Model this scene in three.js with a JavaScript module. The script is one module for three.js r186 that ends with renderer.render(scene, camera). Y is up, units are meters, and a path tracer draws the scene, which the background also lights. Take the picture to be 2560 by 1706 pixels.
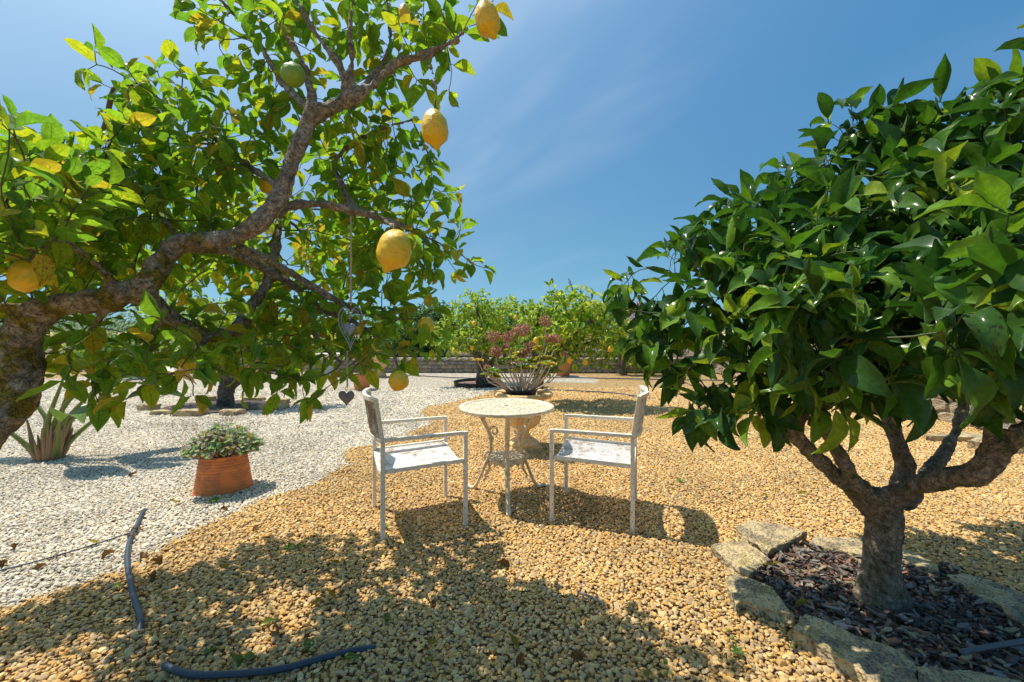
import * as THREE from 'three';
import { SimplexNoise } from 'three/addons/math/SimplexNoise.js';
import { RoundedBoxGeometry } from 'three/addons/geometries/RoundedBoxGeometry.js';
import { mergeGeometries, mergeVertices, toCreasedNormals } from 'three/addons/utils/BufferGeometryUtils.js';

// ---------------------------------------------------------------- camera, sky, sun, exposure
const EYE = 1.28;
const scene = new THREE.Scene();
const camera = new THREE.PerspectiveCamera(2 * Math.atan(853 / 1080) * 180 / Math.PI, 2560 / 1706, 0.05, 2000);
camera.position.set(0, EYE, 0);
camera.lookAt(0, EYE, -10);
camera.setViewOffset(2560, 1706, 0, 28, 2560, 1706);      // the lens sits a touch above the middle of the frame
camera.updateProjectionMatrix();
const SUN = new THREE.Vector3(-0.443, 1, -0.357).normalize();   // direction towards the sun: high, ahead and to the left
const renderer = new THREE.WebGLRenderer({ antialias: true });
renderer.toneMapping = THREE.LinearToneMapping;
renderer.toneMappingExposure = 1.33;
renderer.shadowMap.enabled = true;
renderer.setSize(1024, 682);

function rng(seed) { let a = seed >>> 0; return () => { a = (a + 0x6D2B79F5) | 0; let t = Math.imul(a ^ (a >>> 15), 1 | a); t = (t + Math.imul(t ^ (t >>> 7), 61 | t)) ^ t; return ((t ^ (t >>> 14)) >>> 0) / 4294967296; }; }
const sn = new SimplexNoise({ random: rng(7) });
const N3 = (x, y, z) => sn.noise3d(x, y, z);
const fbm = (x, y, z, o = 4) => { let s = 0, a = 0.5, f = 1; for (let i = 0; i < o; i++) { s += a * N3(x * f, y * f, z * f + i * 7.3); a *= 0.5; f *= 2.03; } return s; };
const clamp = (x, a = 0, b = 1) => Math.min(b, Math.max(a, x));
const sstep = (a, b, x) => { const t = clamp((x - a) / (b - a)); return t * t * (3 - 2 * t); };
const lerp = (a, b, t) => a + (b - a) * t;
const V = (x, y, z) => new THREE.Vector3(x, y, z);
const C = (r, g, b) => new THREE.Color().setRGB(r, g, b);

{ // sky: clear blue air, paler towards the horizon and the sun, with thin cirrus
  const W = 1024, H = 512, data = new Float32Array(W * H * 4), d = V(0, 0, 0);
  for (let j = 0; j < H; j++) for (let i = 0; i < W; i++) {
    const el = ((j + 0.5) / H - 0.5) * Math.PI, az = ((i + 0.5) / W - 0.5) * 2 * Math.PI;
    d.set(Math.cos(el) * Math.cos(az), Math.sin(el), Math.cos(el) * Math.sin(az));
    const up = Math.max(0, d.y), cs = d.dot(SUN);
    const h = Math.pow(1 - up, 4.2);
    const col = [lerp(0.014, 0.19, h), lerp(0.142, 0.42, h), lerp(0.355, 0.56, h)];
    const ang = Math.acos(clamp(cs, -1, 1));
    const g = 1.45 * Math.exp(-ang * 3.0) + 0.8 * Math.exp(-ang * 6);
    col[0] += g * 1.0; col[1] += g * 1.14; col[2] += g * 1.12;
    if (up > 0.02) {
      const px = d.x / (up + 0.18), pz = d.z / (up + 0.18), a = 0.9, u = px * Math.cos(a) + pz * Math.sin(a), v = -px * Math.sin(a) + pz * Math.cos(a);
      const c1 = fbm(u * 0.55 + 3, v * 1.9, 1.7, 5), c2 = fbm(u * 0.3, v * 0.5 + 5, 9.1, 3);
      const c = clamp(sstep(-0.15, 0.65, c1) * sstep(-0.3, 0.4, c2)) * sstep(0.02, 0.2, up) * (0.04 + 1.3 * Math.exp(-ang * 2.8));
      for (let k = 0; k < 3; k++) col[k] = lerp(col[k], [0.86, 0.93, 1.0][k] * (0.75 + 0.5 * Math.exp(-ang * 2)), c);
    }
    const o = (j * W + i) * 4; data[o] = col[0]; data[o + 1] = col[1]; data[o + 2] = col[2]; data[o + 3] = 1;
  }
  const t = new THREE.DataTexture(data, W, H, THREE.RGBAFormat, THREE.FloatType);
  t.mapping = THREE.EquirectangularReflectionMapping; t.magFilter = THREE.LinearFilter; t.minFilter = THREE.LinearFilter; t.needsUpdate = true;
  scene.background = t; scene.environment = t;
}
const sun = new THREE.DirectionalLight(C(1, 0.945, 0.84), 4.2);
sun.position.copy(SUN).multiplyScalar(40); sun.target.position.set(0, 0, -5);
sun.castShadow = true; sun.shadow.radius = 1; sun.shadow.mapSize.set(4096, 4096);
Object.assign(sun.shadow.camera, { left: -16, right: 16, top: 16, bottom: -16, near: 1, far: 90 });
scene.add(sun, sun.target);

// ---------------------------------------------------------------- helpers
const used = {};
function numbered(n) { const k = used[n] = (used[n] ?? -1) + 1; return k ? n + '_' + String(k).padStart(3, '0') : n; }
function thing(name, label, category, pos = [0, 0, 0], turn = 0, group) {
  const o = new THREE.Group(); o.name = numbered(name); o.position.set(...pos); o.rotation.y = turn;
  o.userData = { label, category }; if (group) o.userData.group = group; scene.add(o); return o;
}
function part(name, geo, mat, parent, extra) {
  const m = new THREE.Mesh(geo, mat); m.name = name; m.castShadow = m.receiveShadow = true; if (extra) Object.assign(m.userData, extra); parent.add(m); return m;
}
function single(name, geo, mat, label, category, group) { // a thing that is one mesh
  const m = part(numbered(name), geo, mat, scene); m.userData = { label, category }; if (group) m.userData.group = group; return m;
}
function struct(name, geo, mat) { return part(numbered(name), geo, mat, scene, { kind: 'structure' }); }
function stuff(name, geo, mat, parent, list, label, category) { // list: [{m: Matrix4, c: Color}]
  const im = new THREE.InstancedMesh(geo, mat, list.length); im.name = parent === scene ? numbered(name) : name;
  list.forEach((e, i) => { im.setMatrixAt(i, e.m); if (e.c) im.setColorAt(i, e.c); });
  im.castShadow = im.receiveShadow = true; im.userData.kind = 'stuff'; if (label) Object.assign(im.userData, { label, category }); parent.add(im); return im;
}
function tex(w, h, fn, { srgb = false, repeat } = {}) { // fn(u, v) -> [r, g, b] in 0..1
  const a = new Uint8Array(w * h * 4);
  for (let j = 0; j < h; j++) for (let i = 0; i < w; i++) {
    const c = fn((i + 0.5) / w, (j + 0.5) / h, i, j), o = (j * w + i) * 4;
    if (typeof c === 'number') { a[o] = a[o + 1] = a[o + 2] = clamp(c) * 255; } else { a[o] = clamp(c[0]) * 255; a[o + 1] = clamp(c[1]) * 255; a[o + 2] = clamp(c[2]) * 255; }
    a[o + 3] = 255;
  }
  const t = new THREE.DataTexture(a, w, h); t.magFilter = THREE.LinearFilter; t.minFilter = THREE.LinearMipmapLinearFilter; t.generateMipmaps = true;
  t.wrapS = t.wrapT = THREE.RepeatWrapping; if (srgb) t.colorSpace = THREE.SRGBColorSpace; if (repeat) t.repeat.set(repeat, repeat); t.needsUpdate = true; return t;
}
// tiling noise: 4-D torus approximated by blending two shifted samples
function tileN(u, v, s, z, o = 4) {
  const f = (a, b) => fbm(a * s, b * s, z, o), wu = u, wv = v;
  return (f(u, v) * (1 - wu) * (1 - wv) + f(u - 1, v) * wu * (1 - wv) + f(u, v - 1) * (1 - wu) * wv + f(u - 1, v - 1) * wu * wv) / Math.sqrt((wu * wu + (1 - wu) ** 2) * (wv * wv + (1 - wv) ** 2));
}
function boxUV(g, scale = 1) { // uv in metres by the dominant axis of each face; the normals stay
  if (!g.attributes.normal) g.computeVertexNormals();
  const n = g.index ? g.toNonIndexed() : g, p = n.attributes.position, uv = new Float32Array(p.count * 2), a = V(), b = V(), c = V();
  for (let i = 0; i < p.count; i += 3) {
    a.fromBufferAttribute(p, i); b.fromBufferAttribute(p, i + 1); c.fromBufferAttribute(p, i + 2);
    b.sub(a); c.sub(a); b.cross(c); const x = Math.abs(b.x), y = Math.abs(b.y), z = Math.abs(b.z);
    for (let k = 0; k < 3; k++) {
      const X = p.getX(i + k), Y = p.getY(i + k), Z = p.getZ(i + k);
      const q = x > y && x > z ? [Z, Y] : y > z ? [X, Z] : [X, Y]; uv[(i + k) * 2] = q[0] * scale; uv[(i + k) * 2 + 1] = q[1] * scale;
    }
  }
  n.setAttribute('uv', new THREE.BufferAttribute(uv, 2)); return n;
}
function clean(g) { const o = new THREE.BufferGeometry(); for (const k of ['position', 'normal', 'uv', 'color']) if (g.attributes[k]) o.setAttribute(k, g.attributes[k]); if (g.index) o.setIndex(g.index); return o; }
function merge(list) {
  const keys = ['position', 'normal', 'uv', 'color'].filter(k => list.every(g => g.attributes[k]));
  return mergeGeometries(list.map(g => { const n = g.index ? g.toNonIndexed() : g, o = new THREE.BufferGeometry(); keys.forEach(k => o.setAttribute(k, n.attributes[k])); return o; }));
}
// a tapered tube through points [x, y, z, r]; sides n; optional relief
function tube(pts, n = 8, segs = 4, relief = 0, flat = 1, cap = true) {
  const cv = new THREE.CatmullRomCurve3(pts.map(p => V(p[0], p[1], p[2])), false, 'centripetal');
  const M = (pts.length - 1) * segs, pos = [], uv = [], idx = [], T = V(), Nn = V(), B = V(), prev = V(), q = V(), up = V();
  let len = 0; const last = V();
  for (let i = 0; i <= M; i++) {
    const t = i / M, k = t * (pts.length - 1), k0 = Math.min(pts.length - 2, Math.floor(k)), r = lerp(pts[k0][3], pts[k0 + 1][3], k - k0);
    cv.getPoint(t, q); cv.getTangent(t, T);
    if (i === 0) { up.set(0, 1, 0); if (Math.abs(T.y) > 0.9) up.set(1, 0, 0); Nn.crossVectors(T, up).normalize(); } else { Nn.sub(B.copy(T).multiplyScalar(Nn.dot(T))).normalize(); len += q.distanceTo(last); }
    last.copy(q); B.crossVectors(T, Nn);
    for (let j = 0; j <= n; j++) {
      const a = j / n * Math.PI * 2, ca = Math.cos(a), sa = Math.sin(a) * flat; let rr = r;
      const x = q.x + (Nn.x * ca + B.x * sa) * r, y = q.y + (Nn.y * ca + B.y * sa) * r, z = q.z + (Nn.z * ca + B.z * sa) * r;
      if (relief) rr = r * (1 + relief * (N3(x * 9, y * 9, z * 9) + 0.5 * N3(x * 30, y * 30, z * 30)));
      pos.push(q.x + (Nn.x * ca + B.x * sa) * rr, q.y + (Nn.y * ca + B.y * sa) * rr, q.z + (Nn.z * ca + B.z * sa) * rr);
      uv.push(j / n * Math.max(1, Math.round(r * 40)) * 0.15, len);
    }
  }
  for (let i = 0; i < M; i++) for (let j = 0; j < n; j++) { const a = i * (n + 1) + j, b = a + n + 1; idx.push(a, b, a + 1, b, b + 1, a + 1); }
  if (cap) for (const e of [0, M]) {
    const c = pos.length / 3, t = e / M; cv.getPoint(t, q); cv.getTangent(t, T).multiplyScalar((e ? 0.35 : -0.35) * pts[e ? pts.length - 1 : 0][3]);
    pos.push(q.x + T.x, q.y + T.y, q.z + T.z); uv.push(0.5, 0);
    for (let j = 0; j < n; j++) { const a = e * (n + 1) + j; e ? idx.push(a, c, a + 1) : idx.push(a, a + 1, c); }
  }
  const g = new THREE.BufferGeometry(); g.setAttribute('position', new THREE.Float32BufferAttribute(pos, 3)); g.setAttribute('uv', new THREE.Float32BufferAttribute(uv, 2)); g.setIndex(idx); g.computeVertexNormals(); return g;
}
function paint(g, fn) { // vertex colours from position (and normal)
  const p = g.attributes.position, c = new Float32Array(p.count * 3);
  for (let i = 0; i < p.count; i++) { const k = fn(p.getX(i), p.getY(i), p.getZ(i)); c[i * 3] = k[0]; c[i * 3 + 1] = k[1]; c[i * 3 + 2] = k[2]; }
  g.setAttribute('color', new THREE.BufferAttribute(c, 3)); return g;
}
const mix3 = (a, b, t) => [lerp(a[0], b[0], t), lerp(a[1], b[1], t), lerp(a[2], b[2], t)];
const std = (o) => new THREE.MeshStandardMaterial({ roughness: 0.85, ...o });
const phys = (o) => new THREE.MeshPhysicalMaterial({ roughness: 0.85, ...o });
const mat4 = (p, q, s) => new THREE.Matrix4().compose(p, q, typeof s === 'number' ? V(s, s, s) : s);
const quatYZ = (y, z) => { // quaternion whose local z is z and local y is as near y as it can be
  const Z = z.clone().normalize(), X = V().crossVectors(y, Z).normalize(), Y = V().crossVectors(Z, X); return new THREE.Quaternion().setFromRotationMatrix(new THREE.Matrix4().makeBasis(X, Y, Z));
};
// implicit surface of tapered bones, meshed by surface nets
function bonesMesh(limbs, cell, k, relief) {
  let lo = V(1e9, 1e9, 1e9), hi = V(-1e9, -1e9, -1e9); const bones = [];
  for (const L of limbs) {
    const cv = new THREE.CatmullRomCurve3(L.map(p => V(p[0], p[1], p[2])), false, 'centripetal'), n = (L.length - 1) * 4, set = []; let a = null; bones.push(set);
    for (let i = 0; i <= n; i++) {
      const t = i / n * (L.length - 1), k0 = Math.min(L.length - 2, Math.floor(t)), b = { p: cv.getPoint(i / n), r: lerp(L[k0][3], L[k0 + 1][3], t - k0) };
      lo.min(V(b.p.x - b.r, b.p.y - b.r, b.p.z - b.r)); hi.max(V(b.p.x + b.r, b.p.y + b.r, b.p.z + b.r));
      if (a) set.push([a, b]); a = b;
    }
  }
  lo.subScalar(0.05); hi.addScalar(0.05);
  const nx = Math.ceil((hi.x - lo.x) / cell) + 1, ny = Math.ceil((hi.y - lo.y) / cell) + 1, nz = Math.ceil((hi.z - lo.z) / cell) + 1;
  const F = new Float32Array(nx * ny * nz).fill(1), at = (x, y, z) => (z * ny + y) * nx + x;
  const G = new Float32Array(nx * ny * nz).fill(1);
  for (const limb of bones) {                                       // the bones of one limb are joined plainly, limbs with a soft fillet
    const touched = [];
    for (const [a, b] of limb) {
      const R = Math.max(a.r, b.r) + 0.06, d = V().subVectors(b.p, a.p), dd = d.lengthSq() || 1e-9;
      const rg = (c0, c1, o, n) => [Math.max(0, Math.floor((Math.min(c0, c1) - R - o) / cell)), Math.min(n - 1, Math.ceil((Math.max(c0, c1) + R - o) / cell))];
      const [x0, x1] = rg(a.p.x, b.p.x, lo.x, nx), [y0, y1] = rg(a.p.y, b.p.y, lo.y, ny), [z0, z1] = rg(a.p.z, b.p.z, lo.z, nz);
      for (let z = z0; z <= z1; z++) for (let y = y0; y <= y1; y++) for (let x = x0; x <= x1; x++) {
        const px = lo.x + x * cell - a.p.x, py = lo.y + y * cell - a.p.y, pz = lo.z + z * cell - a.p.z, t = clamp((px * d.x + py * d.y + pz * d.z) / dd);
        const D = Math.hypot(px - d.x * t, py - d.y * t, pz - d.z * t) - lerp(a.r, b.r, t), i = at(x, y, z); if (G[i] === 1) touched.push(i); if (D < G[i]) G[i] = D;
      }
    }
    for (const i of touched) { const D = G[i], o = F[i], h = Math.max(k - Math.abs(D - o), 0) / k; F[i] = Math.min(D, o) - h * h * k * 0.25; G[i] = 1; }
  }
  for (let z = 0; z < nz; z++) for (let y = 0; y < ny; y++) for (let x = 0; x < nx; x++) { const i = at(x, y, z); if (Math.abs(F[i]) < 0.045) F[i] += relief(lo.x + x * cell, lo.y + y * cell, lo.z + z * cell); }
  const pos = [], idx = [], vid = new Int32Array(nx * ny * nz).fill(-1);
  for (let z = 0; z < nz - 1; z++) for (let y = 0; y < ny - 1; y++) for (let x = 0; x < nx - 1; x++) {
    let m = 0; const v = []; for (let c = 0; c < 8; c++) { const f = F[at(x + (c & 1), y + (c >> 1 & 1), z + (c >> 2))]; v.push(f); if (f < 0) m |= 1 << c; }
    if (m === 0 || m === 255) continue;
    let sx = 0, sy = 0, sz = 0, n = 0;
    for (let c = 0; c < 8; c++) for (const b of [1, 2, 4]) if (!(c & b)) { const e = c | b; if ((v[c] < 0) !== (v[e] < 0)) { const t = v[c] / (v[c] - v[e]); sx += (c & 1) + (b === 1 ? t : 0); sy += (c >> 1 & 1) + (b === 2 ? t : 0); sz += (c >> 2) + (b === 4 ? t : 0); n++; } }
    vid[at(x, y, z)] = pos.length / 3; pos.push(lo.x + (x + sx / n) * cell, lo.y + (y + sy / n) * cell, lo.z + (z + sz / n) * cell);
  }
  for (let z = 1; z < nz - 1; z++) for (let y = 1; y < ny - 1; y++) for (let x = 1; x < nx - 1; x++) {
    const f = F[at(x, y, z)] < 0;
    const quad = (a, b, c, d, s) => { if (a < 0 || b < 0 || c < 0 || d < 0) return; s ? idx.push(a, b, c, a, c, d) : idx.push(a, c, b, a, d, c); };
    if (f !== F[at(x + 1, y, z)] < 0) quad(vid[at(x, y - 1, z - 1)], vid[at(x, y, z - 1)], vid[at(x, y, z)], vid[at(x, y - 1, z)], f);
    if (f !== F[at(x, y + 1, z)] < 0) quad(vid[at(x - 1, y, z - 1)], vid[at(x - 1, y, z)], vid[at(x, y, z)], vid[at(x, y, z - 1)], f);
    if (f !== F[at(x, y, z + 1)] < 0) quad(vid[at(x - 1, y - 1, z)], vid[at(x, y - 1, z)], vid[at(x, y, z)], vid[at(x - 1, y, z)], f);
  }
  const g = new THREE.BufferGeometry(); g.setAttribute('position', new THREE.Float32BufferAttribute(pos, 3)); g.setIndex(idx); g.computeVertexNormals(); return g;
}
const projM = new THREE.Matrix4().multiplyMatrices(camera.projectionMatrix, camera.matrixWorldInverse.copy(camera.matrixWorld.compose(camera.position, camera.quaternion, V(1, 1, 1))).invert());
function inView(p, margin = 1.02) { const q = p.clone().applyMatrix4(projM); return p.z < -0.1 && Math.abs(q.x) < margin && Math.abs(q.y) < margin; }
function inside(poly, x, z) { let r = false; for (let i = 0, j = poly.length - 1; i < poly.length; j = i++) { const [xi, zi] = poly[i], [xj, zj] = poly[j]; if ((zi > z) !== (zj > z) && x < (xj - xi) * (z - zi) / (zj - zi) + xi) r = !r; } return r; }
// ---------------------------------------------------------------- ground: gold gravel, a bed of white gravel
const WHITE = [[-2.777,-1.376],[-2.575,-1.656],[-2.324,-1.961],[-2.189,-2.111],[-2.044,-2.323],[-2.043,-2.658],[-1.982,-2.973],[-1.789,-3.331],[-1.629,-3.591],[-1.559,-3.916],[-1.559,-4.127],[-1.728,-4.361],[-1.745,-4.655],[-1.563,-4.783],[-1.419,-4.851],[-1.336,-5.045],[-1.25,-5.358],[-1.115,-5.736],[-1.092,-5.959],[-1.251,-6.284],[-1.419,-6.521],[-1.44,-6.912],[-1.393,-7.2],[-1.17,-7.432],[-0.958,-7.723],[-0.686,-8.229],[-0.52,-8.64],[-0.268,-9.341],[0.474,-10.24],[0.987,-10.553],[1.552,-10.473],[1.958,-10.316],[2.207,-10.885],[2.151,-11.617],[1.501,-12.567],[-0.356,-12.8],[-3.381,-13.042],[-8.211,-13.042],[-11.404,-12.567],[-12.083,-11.059],[-14.446,-9.874],[-18.139,-7.899]];
const MULCH = { x: 1.80, z: -2.04, rx: 0.60, rz: 0.50 };
const inMulch = (x, z, s = 1) => ((x - MULCH.x) / (MULCH.rx * s)) ** 2 + ((z - MULCH.z) / (MULCH.rz * s)) ** 2 < 1;
function gravelTex(pal, seed, size = 512, cells = 60) { // small stones packed side by side
  const r = rng(seed), pts = []; for (let j = 0; j < cells; j++) for (let i = 0; i < cells; i++) pts.push([(i + r()) / cells, (j + r()) / cells, pal[Math.floor(r() * pal.length)], 0.72 + 0.5 * r()]);
  const look = (u, v) => { let b = 9, b2 = 9, w = null; const ci = Math.floor(u * cells), cj = Math.floor(v * cells);
    for (let y = -1; y <= 1; y++) for (let x = -1; x <= 1; x++) { const p = pts[((cj + y + cells) % cells) * cells + (ci + x + cells) % cells]; let dx = Math.abs(p[0] - u), dy = Math.abs(p[1] - v); dx = Math.min(dx, 1 - dx); dy = Math.min(dy, 1 - dy); const d = dx * dx + dy * dy; if (d < b) { b2 = b; b = d; w = p; } else if (d < b2) b2 = d; }
    return [w, (Math.sqrt(b2) - Math.sqrt(b)) * cells]; };
  const map = tex(size, size, (u, v) => { const [w, e] = look(u, v), s = w[3]; return w[2].map(c => c * s); });
  const bump = tex(size, size, (u, v) => sstep(0, 0.55, look(u, v)[1]));
  return { map, bump };
}
const goldPal = [[0.81, 0.65, 0.40], [0.84, 0.69, 0.44], [0.77, 0.60, 0.35], [0.85, 0.73, 0.51], [0.75, 0.61, 0.41], [0.69, 0.57, 0.42], [0.82, 0.63, 0.36], [0.79, 0.67, 0.47], [0.70, 0.60, 0.46], [0.80, 0.61, 0.34]];
const whitePal = [[0.84, 0.79, 0.70], [0.87, 0.82, 0.73], [0.77, 0.72, 0.64], [0.81, 0.73, 0.60], [0.72, 0.68, 0.62], [0.83, 0.77, 0.67]];
const lin = (c) => c.map(x => Math.pow(x, 2.2));
const gG = gravelTex(goldPal, 3), gW = gravelTex(whitePal, 5);
gG.map.colorSpace = gW.map.colorSpace = THREE.SRGBColorSpace;
const goldBed = std({ map: gG.map, bumpMap: gG.bump, bumpScale: 0.016, roughness: 0.95 });
const whiteBed = std({ map: gW.map, bumpMap: gW.bump, bumpScale: 0.014, roughness: 0.95 });
{
  const g = new THREE.PlaneGeometry(600, 600, 1, 1); g.rotateX(-Math.PI / 2); g.translate(0, -0.006, 0);
  const uv = g.attributes.uv, p = g.attributes.position; for (let i = 0; i < uv.count; i++) uv.setXY(i, p.getX(i) / 1.1, p.getZ(i) / 1.1);
  struct('gravel_ground', g, goldBed);
  const sh = new THREE.Shape(WHITE.map(([x, z]) => new THREE.Vector2(x, z))), w = new THREE.ShapeGeometry(sh); // shape y is world z
  w.rotateX(Math.PI / 2); const q = w.attributes.position, u2 = w.attributes.uv; for (let i = 0; i < q.count; i++) u2.setXY(i, q.getX(i) / 1.13, q.getZ(i) / 1.13);
  w.translate(0, -0.002, 0); { const ix = w.index.array; for (let i = 0; i < ix.length; i += 3) { const t = ix[i]; ix[i] = ix[i + 1]; ix[i + 1] = t; } } w.computeVertexNormals();
  struct('white_gravel_ground', w, whiteBed);
}
const stoneGeos = [1, 2, 3, 4, 5].map(s => { // angular chippings
  const g = mergeVertices(clean(new THREE.IcosahedronGeometry(1, 1)).deleteAttribute('uv').deleteAttribute('normal'), 1e-4), p = g.attributes.position, r = rng(100 + s);
  const cuts = []; for (let i = 0; i < 10; i++) cuts.push([V(r() * 2 - 1, r() * 2 - 1, r() * 2 - 1).normalize(), 0.5 + 0.28 * r()]);
  const v = V(), ax = [1, 0.5 + 0.25 * r(), 0.7 + 0.3 * r()];
  for (let i = 0; i < p.count; i++) { v.fromBufferAttribute(p, i).multiplyScalar(1 + 0.14 * N3(v.x * 1.5, v.y * 1.5, v.z * 1.5 + s * 9)); for (const [n, d] of cuts) { const e = v.dot(n) - d; if (e > 0) v.addScaledVector(n, -e * 0.92); } p.setXYZ(i, v.x * ax[0], v.y * ax[1], v.z * ax[2]); }
  return toCreasedNormals(g, 0.45);
});
{
  const r = rng(11), gold = stoneGeos.map(() => []), white = stoneGeos.map(() => []), q = new THREE.Quaternion(), e = new THREE.Euler();
  for (let d = 1.2; d < 9.5;) {
    const step = 0.0158 * (d < 3.5 ? 1 : lerp(1, 1.75, (d - 3.5) / 6)), half = 1.22 * d + 0.45;
    for (let x = -half; x < half; x += step) {
      const X = x + (r() - 0.5) * step * 1.5, Z = -(d + (r() - 0.5) * step * 1.5);
      const wob = 0.05 * N3(X * 2.2, 3, Z * 2.2) + (r() - 0.5) * 0.07, w = inside(WHITE, X + wob, Z + (r() - 0.5) * 0.06);
      const t = r(), t2 = r(), sz = r(), rx = r(), ry = r(), rz = r(), py = r(), k = Math.floor(r() * stoneGeos.length);
      if (inMulch(X, Z, 0.93)) continue;
      const s = (0.0088 + 0.0066 * sz * sz + (sz > 0.985 ? 0.007 : 0)) * (step / 0.0158);
      q.setFromEuler(e.set((rx - 0.5) * 0.9, ry * 6.3, (rz - 0.5) * 0.9));
      const y = 0.002 + 0.010 * N3(X * 1.3, 0, Z * 1.3) * 0.6 + py * 0.009;
      const pal = w ? whitePal : goldPal, c = lin(pal[Math.floor(t * pal.length)]), f = (0.86 + 0.30 * t2) * (1 + 0.14 * N3(X * 0.8, 5, Z * 0.8) + 0.08 * N3(X * 3, 9, Z * 3));
      (w ? white : gold)[k].push({ m: mat4(V(X, y, Z), q, s), c: C(c[0] * f, c[1] * f, c[2] * f) });
    }
    d += step;
  }
  const bumpS = tex(64, 64, (u, v) => 0.5 + 0.5 * tileN(u, v, 6, 2));
  const stoneMat = std({ color: C(1, 1, 1), roughness: 0.9 });
  gold.forEach((l, i) => stuff('gold_gravel', stoneGeos[i], stoneMat, scene, l, 'loose golden limestone chippings covering the garden floor', 'gravel'));
  white.forEach((l, i) => stuff('white_gravel', stoneGeos[i], stoneMat, scene, l, 'loose white marble chippings spread in a curving bed', 'gravel'));
}
// bark mulch under the orange tree
{
  const g = new THREE.CircleGeometry(1, 40, 0, Math.PI * 2); g.rotateX(-Math.PI / 2); g.scale(MULCH.rx, 1, MULCH.rz); g.translate(MULCH.x, 0.004, MULCH.z);
  struct('mulch_bed', g, std({ color: C(0.10, 0.062, 0.042) }));
  const r = rng(21), chips = [1, 2, 3, 4].map(s => { const b = new THREE.BoxGeometry(2, 0.5, 1, 4, 1, 2), p = b.attributes.position; for (let i = 0; i < p.count; i++) { const x = p.getX(i), y = p.getY(i), z = p.getZ(i), e = 1 - 0.55 * Math.abs(x) ** 3; p.setXYZ(i, x * (1 + 0.15 * N3(z * 3, s, y)), y * (0.8 + 0.5 * N3(x * 2, z * 2, s * 3)) + 0.18 * N3(x * 1.1, s * 5, z), z * e * (0.8 + 0.4 * N3(x * 2, s * 2, 1))); } b.computeVertexNormals(); return toCreasedNormals(b, 0.7); });
  const lists = chips.map(() => []), pal = [[0.075, 0.045, 0.034], [0.10, 0.052, 0.034], [0.17, 0.075, 0.042], [0.11, 0.085, 0.072], [0.15, 0.12, 0.10], [0.05, 0.035, 0.028], [0.24, 0.205, 0.175], [0.26, 0.125, 0.065], [0.30, 0.26, 0.22], [0.20, 0.17, 0.15], [0.33, 0.25, 0.14]];
  for (let i = 0; i < 3200; i++) {
    const a = r() * 6.283, rad = Math.sqrt(r()), x = MULCH.x + Math.cos(a) * rad * MULCH.rx, z = MULCH.z + Math.sin(a) * rad * MULCH.rz, c = pal[Math.floor(r() * pal.length)], f = 0.7 + 0.6 * r();
    const s = 0.008 + 0.016 * r() * r(), q = new THREE.Quaternion().setFromEuler(new THREE.Euler((r() - 0.5) * 1.1, r() * 6.3, (r() - 0.5) * 0.8));
    lists[i % 4].push({ m: mat4(V(x, 0.008 + 0.032 * r() + 0.012 * (1 - rad), z), q, V(s * (1 + r()), s, s * (0.8 + r() * 0.7))), c: C(c[0] * f, c[1] * f, c[2] * f) });
  }
  const m = std({ color: C(1, 1, 1), roughness: 0.75 });
  lists.forEach((l, i) => stuff('bark_mulch', chips[i], m, scene, l, 'dark brown bark chips mulching the ground round the orange tree trunk', 'mulch'));
}
// ---------------------------------------------------------------- foliage
function leafGeo({ w = 0.5, curl = 0.5, fold = 0.25, wave = 0.03, pointed = 0.3, twist = 0, seed = 1, rows = 6, cols = 4, petiole = 0.13, shift = 0.85 }) {
  const pos = [], uv = [], idx = [], r = rng(seed), ph = r() * 6;
  let y = 0, z = petiole, py = 0;
  pos.push(-0.018, 0, 0, 0.018, 0, 0, -0.016, 0, petiole, 0.016, 0, petiole); uv.push(0.48, 0.05, 0.52, 0.05, 0.48, 0.06, 0.52, 0.06); idx.push(0, 2, 1, 1, 2, 3);
  for (let i = 0; i <= rows; i++) {
    const t = i / rows, th = curl * (t - 0.15) * 1.2, b = pos.length / 3;
    if (i) { z += Math.cos(th) / rows; y -= Math.sin(th) / rows; }
    let h = 0.5 * w * Math.pow(Math.sin(Math.PI * Math.pow(t, shift)), 0.8 + pointed * 0.5) * (1 - pointed * 0.35 * t); if (i === 0 || i === rows) h = 0.012;
    for (let j = 0; j <= cols; j++) {
      const u = j / cols * 2 - 1, f = fold * Math.pow(Math.abs(u), 1.3) * h * 2, wv = wave * Math.sin(t * 11 + ph + (u > 0 ? 2 : 0)) * u * u;
      const ny = Math.cos(th), nz = Math.sin(th), tw = twist * t, X = u * h, Y = f + wv;
      const X2 = X * Math.cos(tw) - Y * Math.sin(tw), Y2 = X * Math.sin(tw) + Y * Math.cos(tw);
      pos.push(X2, y + Y2 * ny, z + Y2 * nz); uv.push(j / cols, t);
    }
    if (i) for (let j = 0; j < cols; j++) { const a = b - cols - 1 + j, c = b + j; idx.push(a, c, a + 1, a + 1, c, c + 1); }
  }
  const g = new THREE.BufferGeometry(); g.setAttribute('position', new THREE.Float32BufferAttribute(pos, 3)); g.setAttribute('uv', new THREE.Float32BufferAttribute(uv, 2)); g.setIndex(idx); g.computeVertexNormals(); return g;
}
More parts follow.
